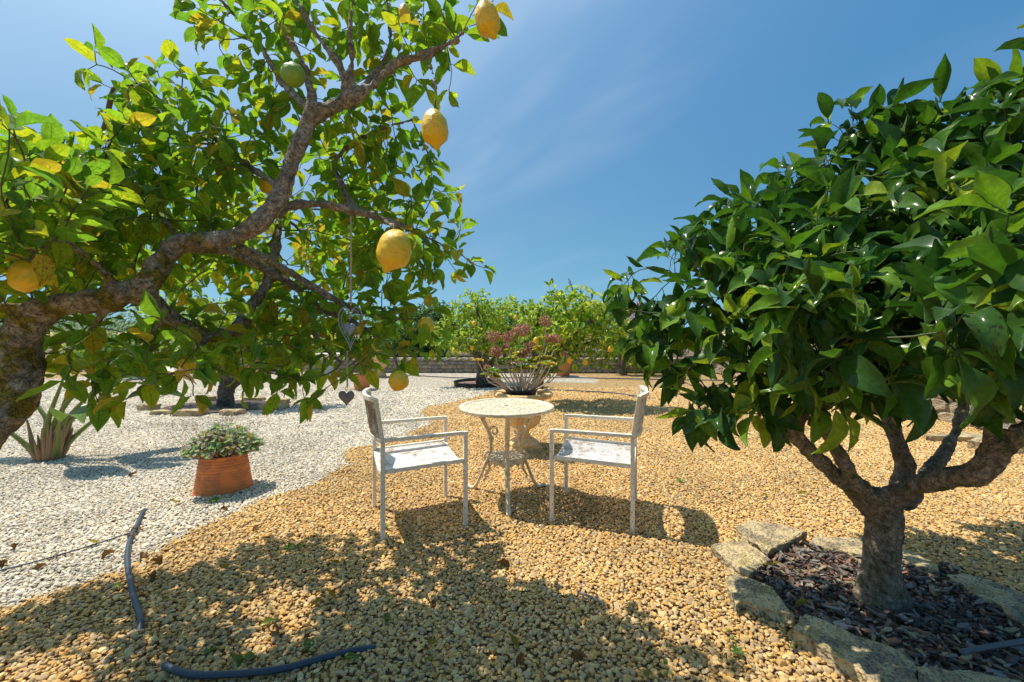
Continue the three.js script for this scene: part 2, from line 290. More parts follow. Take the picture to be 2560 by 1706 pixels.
function leafTex(dark, seed, spots = 0) {
  return tex(96, 192, (u, v) => {
    const s = Math.abs(u - 0.5) * 2, mid = Math.exp(-((s / 0.045) ** 2)), k = (v * 9 - s * 1.7), fr = Math.abs(k - Math.round(k)), side = Math.exp(-((fr / 0.09) ** 2)) * (1 - s) * 0.55;
    const blot = 0.92 + 0.16 * fbm(u * 3, v * 6, seed, 3); let c = [blot, blot, blot]; const vein = Math.max(mid, side);
    c = dark ? [c[0] * (1 - 0.30 * vein), c[1] * (1 - 0.22 * vein), c[2] * (1 - 0.2 * vein)] : mix3(c, [1, 1, 0.75], vein * 0.45).map((x, i) => x * (1 + 0.0 * i));
    if (spots) { const n = fbm(u * 4 + seed, v * 8, seed * 2, 3), e = sstep(0.28, 0.42, n + spots * sstep(0.55, 1, s) * 0.5); c = mix3(c, [0.72, 0.42, 0.10], e * 0.8); }
    return c.map(x => x * 0.95);
  }, { srgb: true });
}
const leafBump = tex(96, 192, (u, v) => { const s = Math.abs(u - 0.5) * 2, k = (v * 9 - s * 1.7), fr = Math.abs(k - Math.round(k)); return 0.6 - 0.5 * Math.exp(-((s / 0.05) ** 2)) - 0.3 * Math.exp(-((fr / 0.12) ** 2)) * (1 - s) + 0.15 * fbm(u * 5, v * 10, 3, 3); });
const leafMat = (map, o = {}) => phys({ map, bumpMap: leafBump, bumpScale: 0.0012, roughness: 1, transmission: 0.68, thickness: 0, clearcoat: 0.30, clearcoatRoughness: 0.25, specularIntensity: 0.25, side: THREE.DoubleSide, ...o });
const lemonTex = leafTex(true, 2), lemonTexS = leafTex(true, 5, 0.35), orangeTex = leafTex(false, 8);

// branching: nodes grow from the limbs towards points spread through the crown
function grow(limbs, points, { step = 0.05, kill = 0.06, reach = 0.6, rounds = 120, seed = 1 }) {
  const nodes = [], r = rng(seed);
  for (const L of limbs) {
    const cv = new THREE.CatmullRomCurve3(L.map(p => V(p[0], p[1], p[2])), false, 'centripetal'), n = Math.ceil(cv.getLength() / step); let prev = -1;
    for (let i = 0; i <= n; i++) { const t = i / n, k = t * (L.length - 1), k0 = Math.min(L.length - 2, Math.floor(k)); nodes.push({ p: cv.getPoint(t), par: prev, limb: true, rad: lerp(L[k0][3], L[k0 + 1][3], k - k0), skip: k < (L.minGrow ?? 0) }); prev = nodes.length - 1; }
  }
  const base = nodes.length; let act = points.map(p => ({ p, best: -1, d: 1e9 })), from = 0;
  const skip = (n) => n.limb && n.rad > 0.034;
  for (let it = 0; it < rounds && act.length; it++) {
    for (const a of act) for (let i = from; i < nodes.length; i++) { if (skip(nodes[i])) continue; const d = a.p.distanceToSquared(nodes[i].p); if (d < a.d) { a.d = d; a.best = i; } }
    from = nodes.length; act = act.filter(a => a.d > kill * kill);
    const pull = new Map();
    for (const a of act) if (a.d < reach * reach) { if (!pull.has(a.best)) pull.set(a.best, V(0, 0, 0)); pull.get(a.best).add(a.p.clone().sub(nodes[a.best].p).normalize()); }
    if (!pull.size) break;
    for (const [i, d] of pull) {
      const n = nodes[i]; n.kids = (n.kids || 0) + 1; if (n.kids > (n.limb ? 2 : 3)) continue;
      d.normalize().add(V(r() - 0.5, r() - 0.5, r() - 0.5).multiplyScalar(0.45));
      if (!n.limb && n.dir) d.addScaledVector(n.dir, 0.5);
      d.normalize(); const c = { p: n.p.clone().addScaledVector(d, step * (0.8 + 0.4 * r())), par: i, dir: d }; nodes.push(c);
    }
  }
  // order, radii, smoothing
  const kids = nodes.map(() => []); nodes.forEach((n, i) => { if (n.par >= 0) kids[n.par].push(i); });
  for (let i = nodes.length - 1; i >= base; i--) { const n = nodes[i]; let s = 0; for (const k of kids[i]) s += Math.pow(nodes[k].rad, 2.3); n.rad = Math.min(0.012, kids[i].length ? Math.pow(s + 1e-8, 1 / 2.3) * 1.03 : 0.0017); }
  for (let it = 0; it < 2; it++) for (let i = base; i < nodes.length; i++) if (kids[i].length) { const n = nodes[i]; const m = V(0, 0, 0); for (const k of kids[i]) m.add(nodes[k].p); m.multiplyScalar(1 / kids[i].length).add(nodes[n.par].p).multiplyScalar(0.5); n.p.lerp(m, 0.5); }
  return { nodes, base, kids };
}
function twigMesh({ nodes, base, kids }, sides = 5) {
  const chains = [];
  for (let i = base; i < nodes.length; i++) {
    const par = nodes[i].par, main = kids[par].filter(k => k >= base).reduce((a, k) => a < 0 || nodes[k].rad > nodes[a].rad ? k : a, -1);
    if (par >= base && main === i) continue;
    const ch = [par, i]; let c = i; for (;;) { const k = kids[c].reduce((a, k) => a < 0 || nodes[k].rad > nodes[a].rad ? k : a, -1); if (k < 0) break; ch.push(k); c = k; }
    chains.push(ch);
  }
  return merge(chains.map(ch => tube(ch.map((i, n) => [nodes[i].p.x, nodes[i].p.y, nodes[i].p.z, n === 0 ? nodes[ch[1]].rad : nodes[i].rad]), sides, 1, 0, 1, false)));
}
const UP = V(0, 1, 0);
function makeLeaves(tree, r, { size = [0.06, 0.1], per = [1, 2], depth = 4, upness = 0.8, droop = 0.15, out = 0.9, fwd = 0.5, tipBunch = 3, geos, tints, skipRad = 0.006 }) {
  const { nodes, base, kids } = tree, list = []; let phi = 0;
  for (let i = base; i < nodes.length; i++) {
    const n = nodes[i]; if (n.rad > skipRad) continue;
    const par = nodes[n.par].p, t = n.p.clone().sub(par).normalize(), tip = !kids[i].length;
    let cnt = tip ? tipBunch : per[0] + Math.floor(r() * (per[1] - per[0] + 1));
    for (let c = 0; c < cnt; c++) {
      phi += 2.4 + (r() - 0.5) * 0.8; const a = V().crossVectors(t, Math.abs(t.y) > 0.9 ? V(1, 0, 0) : UP).normalize(), b = V().crossVectors(t, a);
      const rad = a.multiplyScalar(Math.cos(phi)).addScaledVector(b, Math.sin(phi));
      const dir = t.clone().multiplyScalar(tip ? fwd + 0.5 * r() : fwd).addScaledVector(rad, out * (tip ? 0.75 : 1)).addScaledVector(UP, -droop + (r() - 0.5) * 0.3).normalize();
      const nor = UP.clone().multiplyScalar(upness).addScaledVector(SUN, 0.35).add(V(r() - 0.5, r() - 0.5, r() - 0.5).multiplyScalar(1.3)).addScaledVector(t, 0.25).normalize();
      if (Math.abs(nor.dot(dir)) > 0.96) nor.x += 0.6;
      const p = n.p.clone().lerp(par, tip ? 0.15 * r() : r()), s = lerp(size[0], size[1], Math.pow(r(), 0.8)) * (tip && c === 0 ? 0.8 : 1);
      list.push({ p, q: quatYZ(nor, dir), s, g: Math.floor(r() * geos.length), t: Math.floor(r() * tints.length) % tints.length, f: 0.8 + 0.4 * r() });
    }
  }
  return list;
}
function placeLeaves(list, root, geos, mats, tints, individuals, name = 'leaf') { // the ones that show largest are parts, the rest one piece of foliage for each leaf shape
  list.forEach(l => { const d = l.p.distanceTo(camera.position); l.score = inView(l.p, 1) ? l.s / d : 0; });
  list.sort((a, b) => b.score - a.score);
  const own = list.slice(0, individuals), rest = list.slice(individuals), cache = {};
  for (const l of own) {
    const key = l.t + '_' + (l.g % mats.length); cache[key] ??= Object.assign(mats[l.g % mats.length].clone(), { color: C(...tints[l.t]) });
    const m = part(name, geos[l.g], cache[key], root); m.position.copy(l.p); m.quaternion.copy(l.q); m.scale.setScalar(l.s);
  }
  geos.forEach((g, k) => { const L = rest.filter(l => l.g === k); if (L.length) stuff('foliage', g, mats[k % mats.length], root, L.map(l => ({ m: mat4(l.p, l.q, l.s), c: C(tints[l.t][0] * l.f, tints[l.t][1] * l.f, tints[l.t][2] * l.f) }))); });
}
function lobePoints(lobes, density, r) {
  const pts = [];
  for (const [x, y, z, R, m = 1] of lobes) { const n = Math.max(5, Math.round(density * m * R * R * R * 4.19)); for (let i = 0; i < n; i++) { const v = V(r() * 2 - 1, r() * 2 - 1, r() * 2 - 1); if (v.length() > 1) { i--; continue; } pts.push(V(x + v.x * R, y + v.y * R, z + v.z * R)); } }
  return pts;
}
const barkBump = tex(512, 512, (u, v) => { const a = tileN(u, v, 16, 4, 5), c = 1 - Math.abs(tileN(u * 1.0, v, 11, 9, 4)) * 2.2; return 0.45 + 0.4 * a - 0.5 * sstep(0.75, 1, c); });
const barkMap = tex(512, 512, (u, v) => { const n = tileN(u, v, 12, 1, 5), m = tileN(u, v, 44, 6, 2); const k = 0.86 + 0.38 * n + 0.3 * m; return [k, k * 0.985, k * 0.96]; }, { srgb: true });
const barkMat = std({ vertexColors: true, map: barkMap, bumpMap: barkBump, bumpScale: 0.012, roughness: 0.95 });
const twigMat = std({ color: C(0.12, 0.10, 0.055), roughness: 0.9 });
const greenTwig = std({ color: C(0.10, 0.13, 0.03), roughness: 0.7 });
const barkRelief = (x, y, z) => 0.006 * N3(x * 8, y * 8, z * 8) + 0.0045 * N3(x * 26, y * 20, z * 26) + 0.0025 * N3(x * 60, y * 40, z * 60);

// fruit: a lathe with a nipple; R and H are half sizes
function lemonGeo(w, h, seed, nip = 1) {
  const pr = [], n = 26; for (let i = 0; i <= n; i++) { const t = i / n, y = -1 + 2 * t; let rr = Math.sqrt(Math.max(0, 1 - y * y)); if (nip) { const e = sstep(-0.45, -0.85, y); rr = lerp(rr, 0.34 * Math.pow(clamp((y + 1.0) / 0.25), 0.55), e); const e2 = sstep(0.75, 1, y); rr *= 1 - 0.12 * e2; } pr.push(new THREE.Vector2(Math.max(0.0005, rr), y * (nip ? 1 : 0.97))); }
  const g = new THREE.LatheGeometry(pr, 28), p = g.attributes.position;
  for (let i = 0; i < p.count; i++) { const x = p.getX(i), y = p.getY(i), z = p.getZ(i), k = 1 + 0.05 * N3(x * 1.6, y * 1.6, z * 1.6 + seed * 5) + 0.012 * N3(x * 7, y * 7, z * 7 + seed); p.setXYZ(i, x * k * w / 2 + 0.13 * w * sstep(-0.5, -1, y) * (seed % 3 - 1), y * k * h / 2, z * k * w / 2); }
  g.computeVertexNormals(); return g;
}
const peelBump = tex(128, 128, (u, v) => 0.6 + 0.5 * tileN(u, v, 16, 3, 2));
const peelMap = tex(128, 128, (u, v) => { const n = fbm(u * 3, v * 4, 6, 4), f = fbm(u * 14, v * 14, 2, 3); let c = mix3([1, 1, 1], [0.90, 0.98, 0.85], sstep(0.1, 0.5, n)); c = mix3(c, [0.98, 0.93, 0.9], sstep(0.05, 0.5, -n) * 0.6); return mix3(c, [0.66, 0.56, 0.55], sstep(0.46, 0.56, f) * 0.5); }, { srgb: true });
const peel = (c) => phys({ color: C(...c), map: peelMap, bumpMap: peelBump, bumpScale: 0.0012, roughness: 0.5, clearcoat: 0.25, clearcoatRoughness: 0.4 });
const yellowPeel = peel([0.84, 0.50, 0.010]), greenPeel = peel([0.22, 0.34, 0.02]);

// ---- the lemon tree whose boughs reach over the white gravel
{
  const limbs = [[[-1.863,0.267,-1.25,0.0625],[-1.769,0.708,-1.3,0.0607],[-1.75,0.911,-1.4,0.0616],[-1.722,1.037,-1.5,0.059],[-1.724,1.174,-1.52,0.0527],[-1.726,1.273,-1.53,0.049],[-1.643,1.351,-1.53,0.0428],[-1.53,1.379,-1.53,0.0388],[-1.406,1.405,-1.55,0.0372],[-1.323,1.454,-1.57,0.0377],[-1.296,1.539,-1.6,0.0373],[-1.253,1.608,-1.63,0.0337],[-1.107,1.629,-1.66,0.031],[-0.98,1.7,-1.68,0.0336],[-0.905,1.823,-1.7,0.0306],[-0.868,1.973,-1.72,0.0287],[-0.802,2.147,-1.75,0.0268],[-0.672,2.222,-1.77,0.0283],[-0.577,2.285,-1.78,0.0178],[-0.483,2.388,-1.8,0.0156],[-0.367,2.425,-1.8,0.0132],[-0.231,2.475,-1.78,0.0083]],[[-1.709,1.273,-1.52,0.0405],[-1.708,1.329,-1.5,0.025],[-1.727,1.355,-1.48,0.0168]],[[-1.696,1.315,-1.52,0.0304],[-1.66,1.363,-1.5,0.018]],[[-1.808,1.201,-1.55,0.031],[-1.861,1.343,-1.5,0.03],[-1.867,1.546,-1.4,0.028],[-1.996,1.805,-1.4,0.021]],[[-1.346,1.412,-1.58,0.0316],[-1.346,1.327,-1.7,0.0295],[-1.267,1.258,-1.8,0.0276],[-1.182,1.275,-1.85,0.0284],[-1.152,1.377,-1.9,0.0253],[-1.13,1.511,-2.0,0.02],[-1.147,1.698,-2.1,0.0168],[-1.235,1.972,-2.3,0.0138]],[[-1.291,1.591,-1.64,0.0219],[-1.2,1.613,-1.8,0.0216],[-1.156,1.578,-1.95,0.0208],[-1.025,1.479,-2.05,0.0205],[-0.933,1.387,-2.1,0.0168],[-0.816,1.33,-2.15,0.0115],[-0.637,1.23,-2.15,0.0072]],[[-1.083,1.606,-1.72,0.0172],[-1.02,1.561,-1.9,0.0177],[-0.87,1.447,-2.0,0.016],[-0.681,1.348,-2.1,0.0112],[-0.478,1.33,-2.15,0.0072]],[[-0.976,1.721,-1.7,0.0204],[-0.917,1.797,-1.8,0.018],[-0.836,1.825,-1.88,0.0188],[-0.711,1.813,-1.92,0.0179],[-0.55,1.783,-2.05,0.015],[-0.407,1.738,-2.2,0.0088]],[[-0.799,2.147,-1.75,0.0198],[-0.823,2.27,-1.75,0.0128],[-0.836,2.332,-1.75,0.0117],[-0.878,2.419,-1.76,0.0106],[-0.98,2.56,-1.8,0.0084],[-1.04,2.745,-1.85,0.0068]],[[-0.657,2.219,-1.77,0.0177],[-0.697,2.344,-1.76,0.0141],[-0.772,2.45,-1.76,0.0117],[-0.898,2.655,-1.8,0.0084],[-0.985,2.942,-1.9,0.0063]],[[-0.672,2.255,-1.77,0.0153],[-0.644,2.367,-1.74,0.0116],[-0.645,2.473,-1.72,0.0092],[-0.643,2.649,-1.75,0.007],[-0.669,2.995,-1.9,0.0057]],[[-0.61,2.298,-1.8,0.0144],[-0.563,2.462,-1.9,0.0108],[-0.551,2.562,-1.95,0.0091],[-0.58,2.808,-2.0,0.0067]],[[-0.799,2.152,-1.76,0.0153],[-1.02,2.38,-1.9,0.0114],[-1.185,2.623,-2.0,0.0093],[-1.405,2.865,-2.05,0.0061]],[[-0.924,1.845,-1.72,0.0138],[-1.196,2.028,-1.9,0.0114],[-1.481,2.252,-2.0,0.0087],[-1.803,2.447,-2.05,0.0055]],[[-1.268,1.616,-1.65,0.0143],[-1.458,1.774,-1.75,0.0105],[-1.606,1.902,-1.7,0.0068],[-1.719,1.969,-1.6,0.0043]],[[-1.416,1.41,-1.56,0.0125],[-1.444,1.509,-1.5,0.009],[-1.465,1.572,-1.4,0.0065],[-1.493,1.623,-1.3,0.0039]],[[-0.711,1.822,-1.92,0.0141],[-0.835,2.087,-2.05,0.0116],[-0.681,2.243,-2.1,0.0091],[-0.486,2.301,-2.1,0.0056]],[[-0.949,1.271,-2.05,0.0109],[-0.852,1.178,-2.0,0.0073],[-0.704,1.095,-1.9,0.0051]],[[-1.182,1.275,-1.85,0.0086],[-1.1,1.188,-1.8,0.0054],[-1.021,1.126,-1.75,0.0035]],[[-1.346,1.327,-1.7,0.0079],[-1.421,1.242,-1.65,0.0049],[-1.481,1.184,-1.6,0.0032]],[[-1.416,1.396,-1.56,0.0073],[-1.551,1.273,-1.58,0.0047],[-1.593,1.187,-1.55,0.0031]],[[-0.711,1.813,-1.92,0.0102],[-0.535,1.731,-1.65,0.0049],[-0.377,1.608,-1.38,0.0032]],[[-0.367,2.425,-1.8,0.0072],[-0.293,2.232,-1.62,0.0043],[-0.264,2.054,-1.5,0.0035]],[[-0.231,2.475,-1.78,0.0059],[-0.128,2.458,-1.62,0.0038],[-0.092,2.461,-1.55,0.0031]],[[-1.465,1.572,-1.4,0.0056],[-1.42,1.521,-1.3,0.0035],[-1.395,1.48,-1.25,0.0029]],[[-1.267,1.258,-1.8,0.012],[-1.222,1.181,-1.65,0.006],[-1.206,1.129,-1.55,0.0036]]];
  const lobes = [[-1.412,1.691,-1.25,0.2,1.12],[-1.799,1.661,-1.75,0.2,1.12],[-1.621,1.792,-1.7,0.22,1.12],[-1.435,1.54,-1.25,0.14,1.12],[-1.627,1.665,-1.85,0.2,1.12],[-1.613,1.599,-1.3,0.25,1.12],[-1.611,1.731,-1.5,0.18,1.12],[-1.9,1.535,-1.9,0.18,1.12],[-1.383,1.955,-1.8,0.25,1.12],[-1.513,2.292,-1.9,0.18,1.12],[-1.833,2.474,-2.0,0.13,0.8],[-1.267,2.151,-1.9,0.25,1.12],[-1.407,1.771,-2.0,0.22,1.12],[-1.583,1.988,-1.8,0.2,1.12],[-1.167,2.586,-2.0,0.25,0.42],[-1.267,2.661,-1.9,0.2,0.42],[-0.844,2.591,-1.9,0.25,0.42],[-0.581,2.591,-1.9,0.25,0.42],[-0.367,2.555,-1.8,0.18,0.45],[-0.11,2.547,-1.7,0.12,0.7],[-0.352,2.415,-1.9,0.13,0.6],[-1.059,2.146,-2.2,0.25,0.56],[-0.739,2.243,-2.1,0.25,0.6],[-0.544,2.067,-2.1,0.2,1.12],[-0.809,2.015,-2.3,0.25,0.81],[-0.407,1.82,-2.2,0.22,0.81],[-0.224,1.657,-2.2,0.14,0.81],[-0.596,1.653,-2.3,0.25,0.81],[-1.022,1.78,-2.4,0.28,0.81],[-1.342,1.653,-2.3,0.25,0.81],[-1.128,1.329,-2.1,0.22,1.45],[-0.836,1.231,-2.1,0.2,1.45],[-0.593,1.178,-2.0,0.16,1.45],[-0.447,1.348,-2.1,0.14,1.45],[-1.133,1.241,-1.7,0.15,1.45],[-1.153,1.204,-1.5,0.14,1.45],[-1.452,1.199,-1.6,0.13,1.45],[-1.5,1.134,-1.5,0.11,1.45],[-1.05,1.099,-1.4,0.08,1.12],[-0.833,1.055,-1.8,0.1,1.45],[-1.0,1.122,-1.8,0.12,1.45],[-1.704,1.243,-1.6,0.15,1.45],[-1.278,1.093,-1.5,0.09,1.45],[-1.558,1.242,-1.65,0.14,1.45],[-1.426,1.256,-1.75,0.15,1.45],[-1.244,1.225,-1.7,0.13,1.12],[-1.021,1.158,-1.75,0.12,1.12],[-1.126,1.218,-1.9,0.15,1.45],[-0.95,1.183,-1.9,0.14,1.45],[-0.889,1.326,-2.0,0.18,1.45],[-0.704,1.289,-2.0,0.16,1.45],[-0.669,1.148,-1.9,0.11,1.45],[-0.5,1.215,-2.0,0.12,1.45],[-1.444,1.093,-1.5,0.08,1.45],[-1.206,1.129,-1.55,0.09,1.45],[-0.389,1.212,-2.1,0.08,1.45],[-0.881,1.068,-1.7,0.07,1.45],[-1.181,3.144,-2.2,0.25,0.29],[-0.672,3.144,-2.2,0.22,0.29],[-1.763,2.123,-2.8,0.35,0.36],[-1.115,1.811,-2.8,0.3,0.4],[-2.075,1.718,-2.7,0.3,0.4],[-1.575,1.811,-1.35,0.16,1.12],[-1.733,1.88,-1.6,0.18,1.12],[-1.678,1.461,-1.45,0.12,1.12],[-1.9,1.957,-1.9,0.2,1.12],[-2.033,1.722,-1.8,0.2,1.12],[-1.796,1.956,-2.0,0.2,1.12],[-2.148,1.604,-2.0,0.16,1.12],[-1.926,1.761,-1.6,0.2,1.12],[-2.003,1.679,-2.1,0.18,1.12],[-2.711,1.847,-2.4,0.25,0.7],[-2.5,2.055,-2.5,0.25,0.6],[-2.896,2.015,-2.3,0.25,0.7],[-2.287,1.918,-2.6,0.25,0.5],[-0.382,1.604,-1.4,0.06,1.12],[-0.26,2.068,-1.52,0.06,1.12],[-0.093,2.45,-1.55,0.06,1.12],[-2.289,1.669,-2.4,0.25,0.7]];
  const t = thing('lemon_tree', 'old lemon tree with lichened crooked bough, large yellow lemons and hanging hearts', 'tree'), r = rng(31);
  const wood = boxUV(paint(bonesMesh(limbs, 0.0075, 0.035, barkRelief), (x, y, z) => {
    const a = fbm(x * 5, y * 5, z * 5, 4), b = fbm(x * 16 + 9, y * 16, z * 16, 3); let c = mix3([0.32, 0.25, 0.175], [0.44, 0.365, 0.28], sstep(-0.35, 0.45, a));
    c = mix3(c, [0.42, 0.39, 0.34], sstep(0.2, 0.38, b) * 0.5);
    const zone = sstep(-0.95, -1.25, x) * 0.9 + 0.1, l = sstep(0.12, 0.3, fbm(x * 11 + 4, y * 11, z * 11 + 2, 4) + 0.22 * (zone - 0.6));
    return mix3(c, [0.24, 0.19, 0.025], l * zone);
  }), 2.2);
  part('trunk', wood, barkMat, t);
  const tree = grow(limbs, lobePoints(lobes, 1250, r), { step: 0.042, kill: 0.055, reach: 0.7, seed: 5 });
  part('twigs', twigMesh(tree, 5), twigMat, t, { kind: 'stuff' });
  const geos = [leafGeo({ w: 0.52, curl: 0.5, fold: 0.2, wave: 0.035, seed: 1, pointed: 0.15 }), leafGeo({ w: 0.48, curl: 0.9, fold: 0.35, wave: 0.03, seed: 2, pointed: 0.25, twist: 0.25 }), leafGeo({ w: 0.56, curl: -0.35, fold: 0.3, wave: 0.045, seed: 3, pointed: 0.1, twist: -0.2 }), leafGeo({ w: 0.46, curl: 1.2, fold: 0.15, wave: 0.05, seed: 4, pointed: 0.25, twist: -0.4 }), leafGeo({ w: 0.55, curl: 0.2, fold: 0.45, wave: 0.03, seed: 6, pointed: 0.1 })];
  const tints = [[0.34, 0.57, 0.022], [0.42, 0.62, 0.025], [0.25, 0.48, 0.028], [0.50, 0.64, 0.022], [0.32, 0.55, 0.03], [0.20, 0.43, 0.03], [0.62, 0.66, 0.022], [0.42, 0.60, 0.022], [0.28, 0.52, 0.026], [0.34, 0.57, 0.022], [0.25, 0.50, 0.026], [0.72, 0.56, 0.03]];
  const mats = [leafMat(lemonTex), leafMat(lemonTex), leafMat(lemonTex), leafMat(lemonTexS), leafMat(lemonTex)];
  const leaves = makeLeaves(tree, r, { size: [0.064, 0.118], per: [0, 2], tipBunch: 3, upness: 0.7, droop: 0.12, geos, tints });
  const thick = tree.nodes.filter(n => n.limb && n.rad > 0.03), open = leaves.filter(l => !thick.some(n => l.p.z > n.p.z && l.p.distanceTo(n.p) < 0.17) || r() < 0.12) // the old bough is pruned bare
    .filter(l => !(l.p.z > -1.99 && Math.abs(l.p.x / -l.p.z + 0.374) < 0.046 && l.p.y < 1.44 && l.p.y > 0.85 && l.p.z < -1.3)); // the hearts hang in a gap between the leaves
  placeLeaves(open, t, geos, mats, tints, 300);
  console.log('lemon', tree.nodes.length, leaves.length);
  for (const [x, y, z, w, h, k] of [[-0.369,1.524,-1.35,0.103,0.14,0],[-0.268,1.974,-1.5,0.092,0.139,1],[-0.088,2.389,-1.55,0.089,0.144,2],[-1.453,1.443,-1.3,0.101,0.089,3],[-0.821,2.236,-1.62,0.084,0.087,4],[-1.117,1.945,-2.0,0.093,0.104,5],[-0.459,1.073,-1.75,0.081,0.084,6],[-0.398,1.299,-2.0,0.078,0.085,7],[-0.471,2.67,-1.9,0.053,0.088,8]]) {
    const g = lemonGeo(w, h, k, k === 4 || k === 6 ? 0 : 1); g.rotateX([0, 0.05, 0, 1.1, 0.2, 0.3, 0.5, 0.7, 0][k]); g.rotateZ([-0.22, 0.06, 0.22, 0.3, 0, 0, 0.1, -0.3, 0.1][k]);
    const m = part('lemon', g, k === 4 ? greenPeel : yellowPeel, t); m.position.set(x, y, z); if (k === 4) m.userData.label = 'green unripe lemon'; if (k === 0) m.userData.label = 'largest yellow lemon with a bent nipple';
    let best = null, bd = 1e9; for (const n of tree.nodes) { const d = n.p.distanceTo(V(x, y + h * 0.5 + 0.05, z)); if (d < bd) { bd = d; best = n.p; } }
    const b = best.clone().sub(m.position); part('stalk', tube([[b.x, b.y, b.z, 0.003], [b.x * 0.5, Math.max(b.y, h * 0.55) * 0.75 + h * 0.2, b.z * 0.5, 0.0028], [0, h * 0.47, 0, 0.004]], 6, 5), greenTwig, m);
  }
}
// ---- the orange tree in its ring of flagstones
{
  const limbs = [[[1.713,-0.081,-2.0,0.1385],[1.713,0.021,-2.0,0.107],[1.704,0.16,-2.0,0.0756],[1.715,0.308,-2.0,0.068],[1.731,0.465,-2.0,0.0705]],[[1.659,0.464,-1.98,0.0499],[1.543,0.572,-1.96,0.0432],[1.444,0.639,-1.95,0.0381],[1.318,0.765,-1.95,0.0332],[1.246,0.838,-1.95,0.0344],[1.238,0.923,-1.98,0.0274],[1.234,1.062,-2.05,0.0219],[1.108,1.29,-2.1,0.0159],[0.978,1.453,-2.2,0.0097]],[[1.255,0.847,-1.95,0.0307],[1.296,0.914,-1.93,0.0279],[1.287,0.958,-1.93,0.0243]],[[1.627,0.507,-1.92,0.0423],[1.514,0.601,-1.88,0.0331],[1.421,0.72,-1.86,0.0269],[1.357,0.841,-1.86,0.0246],[1.326,0.927,-1.86,0.0258],[1.328,0.999,-1.9,0.0179],[1.249,1.218,-1.9,0.0132],[1.241,1.511,-2.0,0.0076]],[[1.347,0.861,-1.86,0.0269],[1.281,0.897,-1.82,0.0264]],[[1.839,0.461,-2.08,0.0432],[1.955,0.573,-2.15,0.0406],[1.921,0.713,-2.15,0.0366],[1.931,0.822,-2.2,0.0374],[1.956,1.025,-2.2,0.0277],[1.935,1.331,-2.2,0.0194],[1.772,1.738,-2.2,0.0125],[1.63,2.085,-2.2,0.0062]],[[1.627,0.532,-1.9,0.0455],[1.683,0.63,-1.8,0.0363],[1.711,0.704,-1.68,0.0391],[1.719,0.747,-1.6,0.0423],[1.751,0.849,-1.55,0.0371],[1.778,0.926,-1.5,0.0349],[1.889,1.037,-1.5,0.0283],[2.038,1.244,-1.55,0.022],[2.074,1.539,-1.6,0.0141],[2.109,1.87,-1.7,0.0075]],[[1.909,0.444,-2.1,0.0383],[2.146,0.509,-2.25,0.0326],[2.569,0.69,-2.5,0.0283],[2.744,1.027,-2.6,0.0213],[2.648,1.461,-2.6,0.0131],[2.456,1.942,-2.6,0.0074]],[[1.733,0.811,-1.56,0.0295],[1.719,0.955,-1.56,0.0167],[1.689,1.139,-1.6,0.0121],[1.635,1.379,-1.65,0.0062]],[[1.956,1.025,-2.2,0.0208],[1.983,1.329,-2.1,0.0145],[2.037,1.697,-2.0,0.0088],[2.167,2.03,-2.0,0.005]]];
  const lobes = [[0.681,1.461,-2.3,0.15],[0.754,1.229,-2.2,0.18],[0.856,0.979,-2.1,0.15],[0.968,0.955,-1.9,0.14],[0.98,1.653,-2.3,0.2],[0.963,1.326,-2.0,0.25],[1.32,1.802,-2.3,0.25],[1.179,1.5,-1.9,0.28],[1.117,1.155,-1.8,0.2],[1.64,2.079,-2.3,0.22],[1.789,2.355,-2.3,0.14],[1.443,1.676,-1.9,0.28],[1.369,1.351,-1.7,0.28],[1.322,1.115,-1.7,0.17],[1.976,2.227,-2.2,0.25],[1.794,1.817,-1.9,0.28],[1.585,1.465,-1.6,0.28],[1.511,1.199,-1.6,0.22],[2.217,2.184,-2.1,0.25],[1.807,1.613,-1.6,0.25],[1.607,1.312,-1.4,0.2],[1.667,1.176,-1.5,0.15],[2.252,2.309,-1.9,0.16],[2.3,2.338,-1.8,0.18],[2.222,2.271,-2.0,0.18],[1.956,2.161,-1.6,0.1],[2.109,2.059,-1.7,0.15],[2.367,1.822,-1.8,0.35],[2.178,1.317,-1.6,0.3],[2.385,1.863,-2.8,0.35],[1.8,1.417,-2.7,0.3],[2.904,1.604,-2.8,0.35],[2.774,2.174,-2.8,0.28],[3.419,1.701,-2.6,0.4],[1.933,1.158,-2.4,0.26],[1.976,1.535,-2.2,0.3],[1.467,1.698,-2.2,0.25],[2.281,1.229,-2.2,0.25],[0.609,1.574,-2.35,0.06],[1.571,1.139,-1.45,0.13],[1.558,1.074,-1.65,0.12],[1.659,1.209,-1.4,0.14],[1.523,1.061,-1.75,0.12],[1.193,1.235,-1.4,0.2],[1.319,1.321,-1.25,0.18],[1.143,1.375,-0.98,0.12],[1.128,1.246,-1.05,0.1],[1.129,1.285,-1.15,0.1],[1.324,1.55,-1.1,0.12],[1.083,1.315,-1.5,0.18]];
  const t = thing('orange_tree', 'dense dark green orange tree on a short forked trunk in bark mulch', 'tree'), r = rng(41);
  const wood = boxUV(paint(bonesMesh(limbs, 0.0075, 0.035, (x, y, z) => barkRelief(x, y, z) + 0.006 * N3(x * 4, y * 2, z * 4)), (x, y, z) => {
    const a = fbm(x * 6, y * 3, z * 6, 4), b = fbm(x * 18 + 9, y * 9, z * 18, 3); let c = mix3([0.20, 0.155, 0.105], [0.31, 0.245, 0.17], sstep(-0.35, 0.45, a));
    c = mix3(c, [0.31, 0.27, 0.21], sstep(0.18, 0.42, b) * 0.8);
    const l = sstep(0.2, 0.36, fbm(x * 10 + 4, y * 10, z * 10 + 2, 4)); return mix3(c, [0.15, 0.155, 0.06], l * 0.8);
  }), 2.2);
  part('trunk', wood, barkMat, t);
